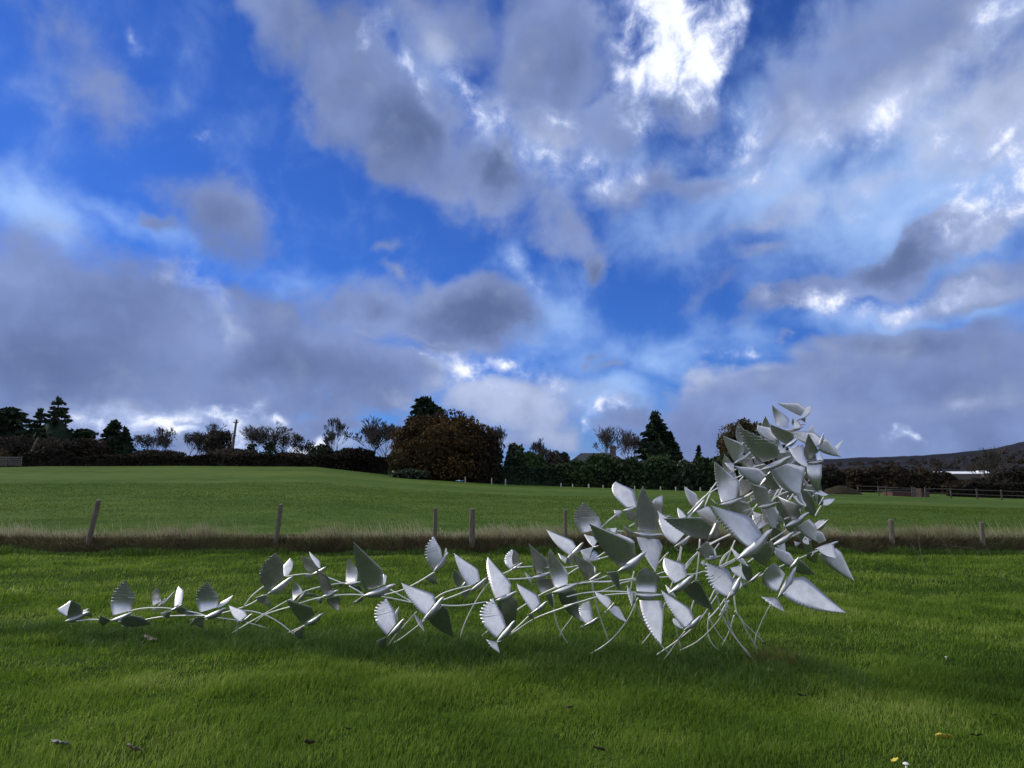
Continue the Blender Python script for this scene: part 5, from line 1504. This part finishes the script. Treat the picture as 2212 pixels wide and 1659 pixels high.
def brick_shed():
    Y = 92.0
    x0, x1 = at(1930, 1060, Y).x, at(2010, 1060, Y).x
    xc = at(1981, 1060, Y).x
    z = fh(xc, 90)
    t = empty('brick_shed', (xc, Y, z))
    tag(t, 'low red brick shed with a paler front bay at the far edge of the pasture', 'shed')
    h = at(1981, 1058, Y).z - z
    MB().box(((x0 + x1) / 2 - xc, 1.6, h / 2 - .2), (x1 - x0, 2.6, h + .2)).build('wall', M_BRICK, t)
    hp = at(1981, 1055, Y).z - z
    pw = 15 * Y / FPX
    MB().box((0, .1, hp / 2 - .1), (pw, .5, hp + .2)).build('front_bay', M_BRICKP, t)
    MB().box(((x0 + x1) / 2 - xc, 1.6, h - .02), (x1 - x0 + .3, 2.9, .10)).build('roof', M_ROOF, t)


brick_shed()


def rail_fence(label, pts, step, rails=2, hgt=1.15):
    """pts: list of (px, Y); posts every step metres, each rail a piece of its own"""
    P = []
    for (p0, Y0), (p1, Y1) in zip(pts[:-1], pts[1:]):
        a = Vector(((p0 - 1106) / FPX * Y0, Y0)); b = Vector(((p1 - 1106) / FPX * Y1, Y1))
        n = max(1, round((b - a).length / step))
        P += [a + (b - a) * i / n for i in range(n)]
    P.append(b)
    g = [Vector((p.x, p.y, fh(p.x, p.y))) for p in P]
    o = g[0].copy()
    t = empty('rail_fence', o)
    tag(t, label, 'fence')
    for p in g:
        q = p - o
        MB().box((q.x, q.y, q.z + hgt / 2 - .1), (.13, .13, hgt + .2)).build('post', M_RAIL, t)
    for p, q in zip(g[:-1], g[1:]):
        for k in range(rails):
            z = hgt * (.45 + .42 * k)
            MB().tube([p - o + Vector((0, -.09, z)), q - o + Vector((0, -.09, z + random.uniform(-.05, .05)))], .038, 5).build('rail', M_RAIL, t)


rail_fence('weathered post and rail fence along the far right edge of the pasture', [(1990, 86), (2100, 84), (2260, 82)], 2.6)
rail_fence('old rail pen between the sculpture and the brick shed', [(1846, 92), (1968, 90), (1962, 86), (1890, 86.5)], 2.6)


def heap():
    Y = 92
    c = at(1815, 1068, Y)
    rng = np.random.default_rng(5)
    n, m = 9, 22
    V = []
    for i in range(n):
        t = i / (n - 1)
        for j in range(m):
            a = 6.283 * j / m
            r = (1 - t) ** .8 * (1 + .12 * math.sin(3 * a + 1) + rng.normal(0, .05))
            V.append((2.7 * r * math.cos(a), 1.6 * r * math.sin(a), 1.15 * (t ** .8) - .1 + rng.normal(0, .03)))
    F = [(i * m + j, i * m + (j + 1) % m, (i + 1) * m + (j + 1) % m, (i + 1) * m + j) for i in range(n - 1) for j in range(m)]
    o = place('spoil_heap', mesh_np('spoil_heap', V, F, M_BANKP, True), None, (c.x, Y, fh(c.x, Y)))
    tag(o, 'rounded brown earth heap just right of the sculpture at the far fence', 'earth heap')


M_BANKP = mat_ground('dry_earth', [(.022, .019, .014), (.038, .033, .022), (.055, .05, .034)], (1.0, 6.0), .8)
heap()


def hill():
    M = mat_ground('haze_tinted_hill', [(.014, .014, .018), (.025, .025, .031), (.036, .038, .038)], (.006, .03), 0)  # bluish haze of distance is mixed into the hill's base colour
    rp_ = [(1300, 1046), (1500, 1032), (1640, 1010), (1780, 992), (1900, 988), (2000, 984), (2080, 976), (2140, 970), (2212, 954), (2330, 915), (2500, 880), (2700, 905), (3000, 960), (3400, 1040)]
    q = np.linspace(1300, 3400, 160)
    ridge = np.interp(q, [p[0] for p in rp_], [p[1] for p in rp_]) + 1.2 * (vnoise(q, q * 0, 14, 61) - .5) + 1.6 * (vnoise(q, q * 0, 50, 62) - .5)
    n = 40
    X, Yh, Z = np.zeros((n, len(q))), np.zeros((n, len(q))), np.zeros((n, len(q)))
    for i in range(n):
        t = i / (n - 1)
        Y = 330 + 1170 * t
        X[i] = (q - 1106) / FPX * 1500 * (.30 + .70 * t) if False else (q - 1106) / FPX * Y
        Yh[i] = Y
        zr = CAM_H + (HZ - ridge) / FPX * 1500
        prof_ = t ** 1.15
        Z[i] = (-3 + (zr + 3) * prof_) + 3.0 * (vnoise(X[i], Yh[i], 90, 63) - .5) * (0 < i < n - 1) * math.sin(math.pi * t)
    X = np.concatenate([X, X[-1:] * 1.25]); Yh = np.concatenate([Yh, Yh[-1:] * 1.25]); Z = np.concatenate([Z, Z[-1:] * .55])
    tag(grid_mesh('hill', X, Yh, Z, M), 'long dark hill rising to the right, bluish haze painted into its colour', kind='structure')
    # far woodland that reads as one mass
    rng = np.random.default_rng(77)
    P = []
    for k in range(520):
        Y = rng.uniform(190, 560) if k < 330 else rng.uniform(560, 1100)
        px = rng.uniform(1690, 2320)
        x = (px - 1106) / FPX * Y
        if Y > 330:
            zr = CAM_H + (HZ - np.interp(px, [p[0] for p in rp_], [p[1] for p in rp_])) / FPX * 1500
            z = -3 + (zr + 3) * ((Y - 330) / 1170) ** 1.15
        else:
            z = 0.0
        if 285 < Y < 318 and 1955 < px < 2150: continue
        s = rng.uniform(2.0, 4.2) * (1.1 if Y < 560 else 1.3)
        if Y < 300: s *= .55
        m = 60
        d = rng.normal(size=(m, 3)); d /= np.linalg.norm(d, axis=1, keepdims=True)
        q_ = d * np.array([s, s, s * .8]) * rng.uniform(.5, 1, (m, 1)); q_[:, 2] += s * .6
        P.append(q_ + np.array([x, Y, z]))
    P = np.concatenate(P)
    V, F = leaf_quads(P, 1.0, rng)
    o = place('far_woodland', mesh_np('far_woodland', V, F, LM['brown'], False, np.repeat(rng.uniform(0, 1, len(P)), 4)))
    tag(o, 'far brown woodland on the lower slopes of the hill', 'woodland', kind='stuff')


hill()

# ------------------------------------------------------------------ small things in the grass
def ground_at(px, py):
    rx, rz = pix_dir(px, py)
    Y = CAM_H / -rz
    return rx * Y, Y


def leaf_thing(label, px, py, size, mat, seed, name='fallen_leaf', cat='leaf', lift=.05, curl=.35, group=None):
    rng = np.random.default_rng(seed)
    x, y = ground_at(px, py)
    n, m = 9, 5
    G = np.zeros((n, m, 3))
    for i in range(n):
        t = i / (n - 1)
        w = math.sin(math.pi * min(max(t, .03), .985)) ** .7 * .36 * (1 + .2 * math.sin(9 * t))
        for j in range(m):
            s = j / (m - 1) * 2 - 1
            G[i, j] = ((t - .5), w * s, curl * ((t - .5) ** 2 + .6 * abs(s) * w) + .05 * rng.normal())
    G *= size
    V, F = sheet(G, .0012)
    me = mesh_np(name, V, F, mat, True)
    o = place(name, me, None, (x, y, lawn_h(np.array([x]), np.array([y]))[0] + lift))
    o.rotation_euler = (rng.uniform(-.5, .5) - .5, rng.uniform(-.4, .4), rng.uniform(-.6, .6))
    tag(o, label, cat, group)


M_YEL = mat_plain('yellow_leaf', (.62, .50, .06), .6)
M_BRN = mat_plain('brown_leaf', (.055, .035, .022), .7)
M_TAN = mat_plain('tan_leaf', (.30, .23, .17), .7)
M_GREYL = mat_plain('grey_leaf', (.28, .27, .23), .7)
M_CAP = mat_plain('mushroom_skin', (.78, .74, .66), .55)
leaf_thing('small yellow leaf in the grass in front of the sculpture', 1666, 1462, .05, M_YEL, 1)
leaf_thing('yellow leaf lying in the near grass left of the white mushroom', 2041, 1617, .09, M_YEL, 2, lift=.07)
leaf_thing('pale yellow leaf near the bottom edge of the photo', 1934, 1655, .05, M_YEL, 3)
leaf_thing('curled tan leaf under the far left birds', 324, 1391, .15, M_TAN, 4)
leaf_thing('pale grey dry leaf at the bottom left corner', 128, 1628, .13, M_GREYL, 5, lift=.06)
leaf_thing('tan leaf pressed flat right of the grey leaf at bottom left', 288, 1631, .10, M_TAN, 6)
leaf_thing('dark brown leaf left of the middle near the bottom edge', 668, 1621, 0.068, M_BRN, 7, lift=.05)
leaf_thing('small dark leaf standing upright in the near grass', 748, 1603, 0.053, M_BRN, 8, lift=.07)
leaf_thing('dark leaf in the middle of the near grass below the leaning rods', 1229, 1532, 0.068, M_BRN, 9)
leaf_thing('dark brown leaf left of the near yellow leaf', 1732, 1508, 0.068, M_BRN, 10)
leaf_thing('dark leaf right of the near yellow leaf', 2180 - 70, 1608, 0.075, M_BRN, 11, lift=.06)
leaf_thing('reddish dark leaf in the grass near the right edge', 2150, 1552, 0.060, M_BRN, 12)
leaf_thing('dark leaf at the middle of the bottom edge', 1295, 1632, 0.075, M_BRN, 13, lift=.06)


def mushroom(label, px, py, r, h):
    x, y = ground_at(px, py)
    t = empty('mushroom', (x, y, float(lawn_h(np.array([x]), np.array([y]))[0])))
    tag(t, label, 'mushroom')
    MB().tube([(0, 0, 0), (0, 0, h * .5), (.002, 0, h)], [r * .30, r * .26, r * .3], 10).build('stem', M_CAP, t, smooth=True)
    MB().tube([(0, 0, h - .002), (0, 0, h + .001), (0, 0, h + r * .28), (0, 0, h + r * .5), (0, 0, h + r * .6)], [r * .6, r, r * .86, r * .5, r * .05], 16).build('cap', M_CAP, t, smooth=True)


mushroom('white mushroom at the bottom edge towards the right', 1958, 1668, .018, .06)
mushroom('tiny white mushroom right of the tawny grass tuft', 1727, 1424, .010, .05)
mushroom('small white mushroom alone in the grass at right', 2044, 1424, .012, .03)


def dead_stem(label, pts, Y, r=.0035):
    P = [at(p[0], p[1], Y) for p in pts]
    o = P[0].copy()
    cur = crom([np.array(p - o) for p in P], 14)
    mb = MB().tube(list(cur), list(np.linspace(r, r * .5, 14)), 6)
    ob = mb.build('dead_stem', M_STRAWS, None, o)
    tag(ob, label, 'dead stem', 'dead pale stems right of the sculpture')


M_STRAWS = mat_plain('straw_stem', (.22, .20, .13), .8)
dead_stem('curved pale dead stem nearest the sculpture on the bank', [(1999, 1238), (1992, 1205), (1985, 1170), (1990, 1140)], 15.0)
dead_stem('long pale dead stem leaning left in front of the bramble post', [(2012, 1245), (1985, 1200), (1960, 1165), (1945, 1145)], 14.6)
dead_stem('pale dead stem leaning left between the bramble post and the right post', [(2060, 1205), (2045, 1180), (2030, 1160), (2010, 1145)], 16.5)
dead_stem('bent pale dead stem with a kink in front of the right part of the bank', [(2115, 1208), (2105, 1186), (2060, 1180), (2020, 1174)], 16.5)
dead_stem('thin tall dead stem leaning left at the right edge of the lawn', [(2190, 1290), (2165, 1245), (2140, 1200), (2125, 1170)], 12.5, .004)
leafy('small brown bramble around the dark post right of the sculpture', 1925, 1152, 74, 19.1, 301, 'hedge', None, 'bramble', 'bramble', lobes=10, n=1500, leaf=.035, base=.0, core=False, depth=.4)
print('tris', sum(len(o.data.loop_triangles) or sum(len(p.vertices) - 2 for p in o.data.polygons) for o in SC.objects if o.type == 'MESH' and len(o.data.polygons) < 40000))
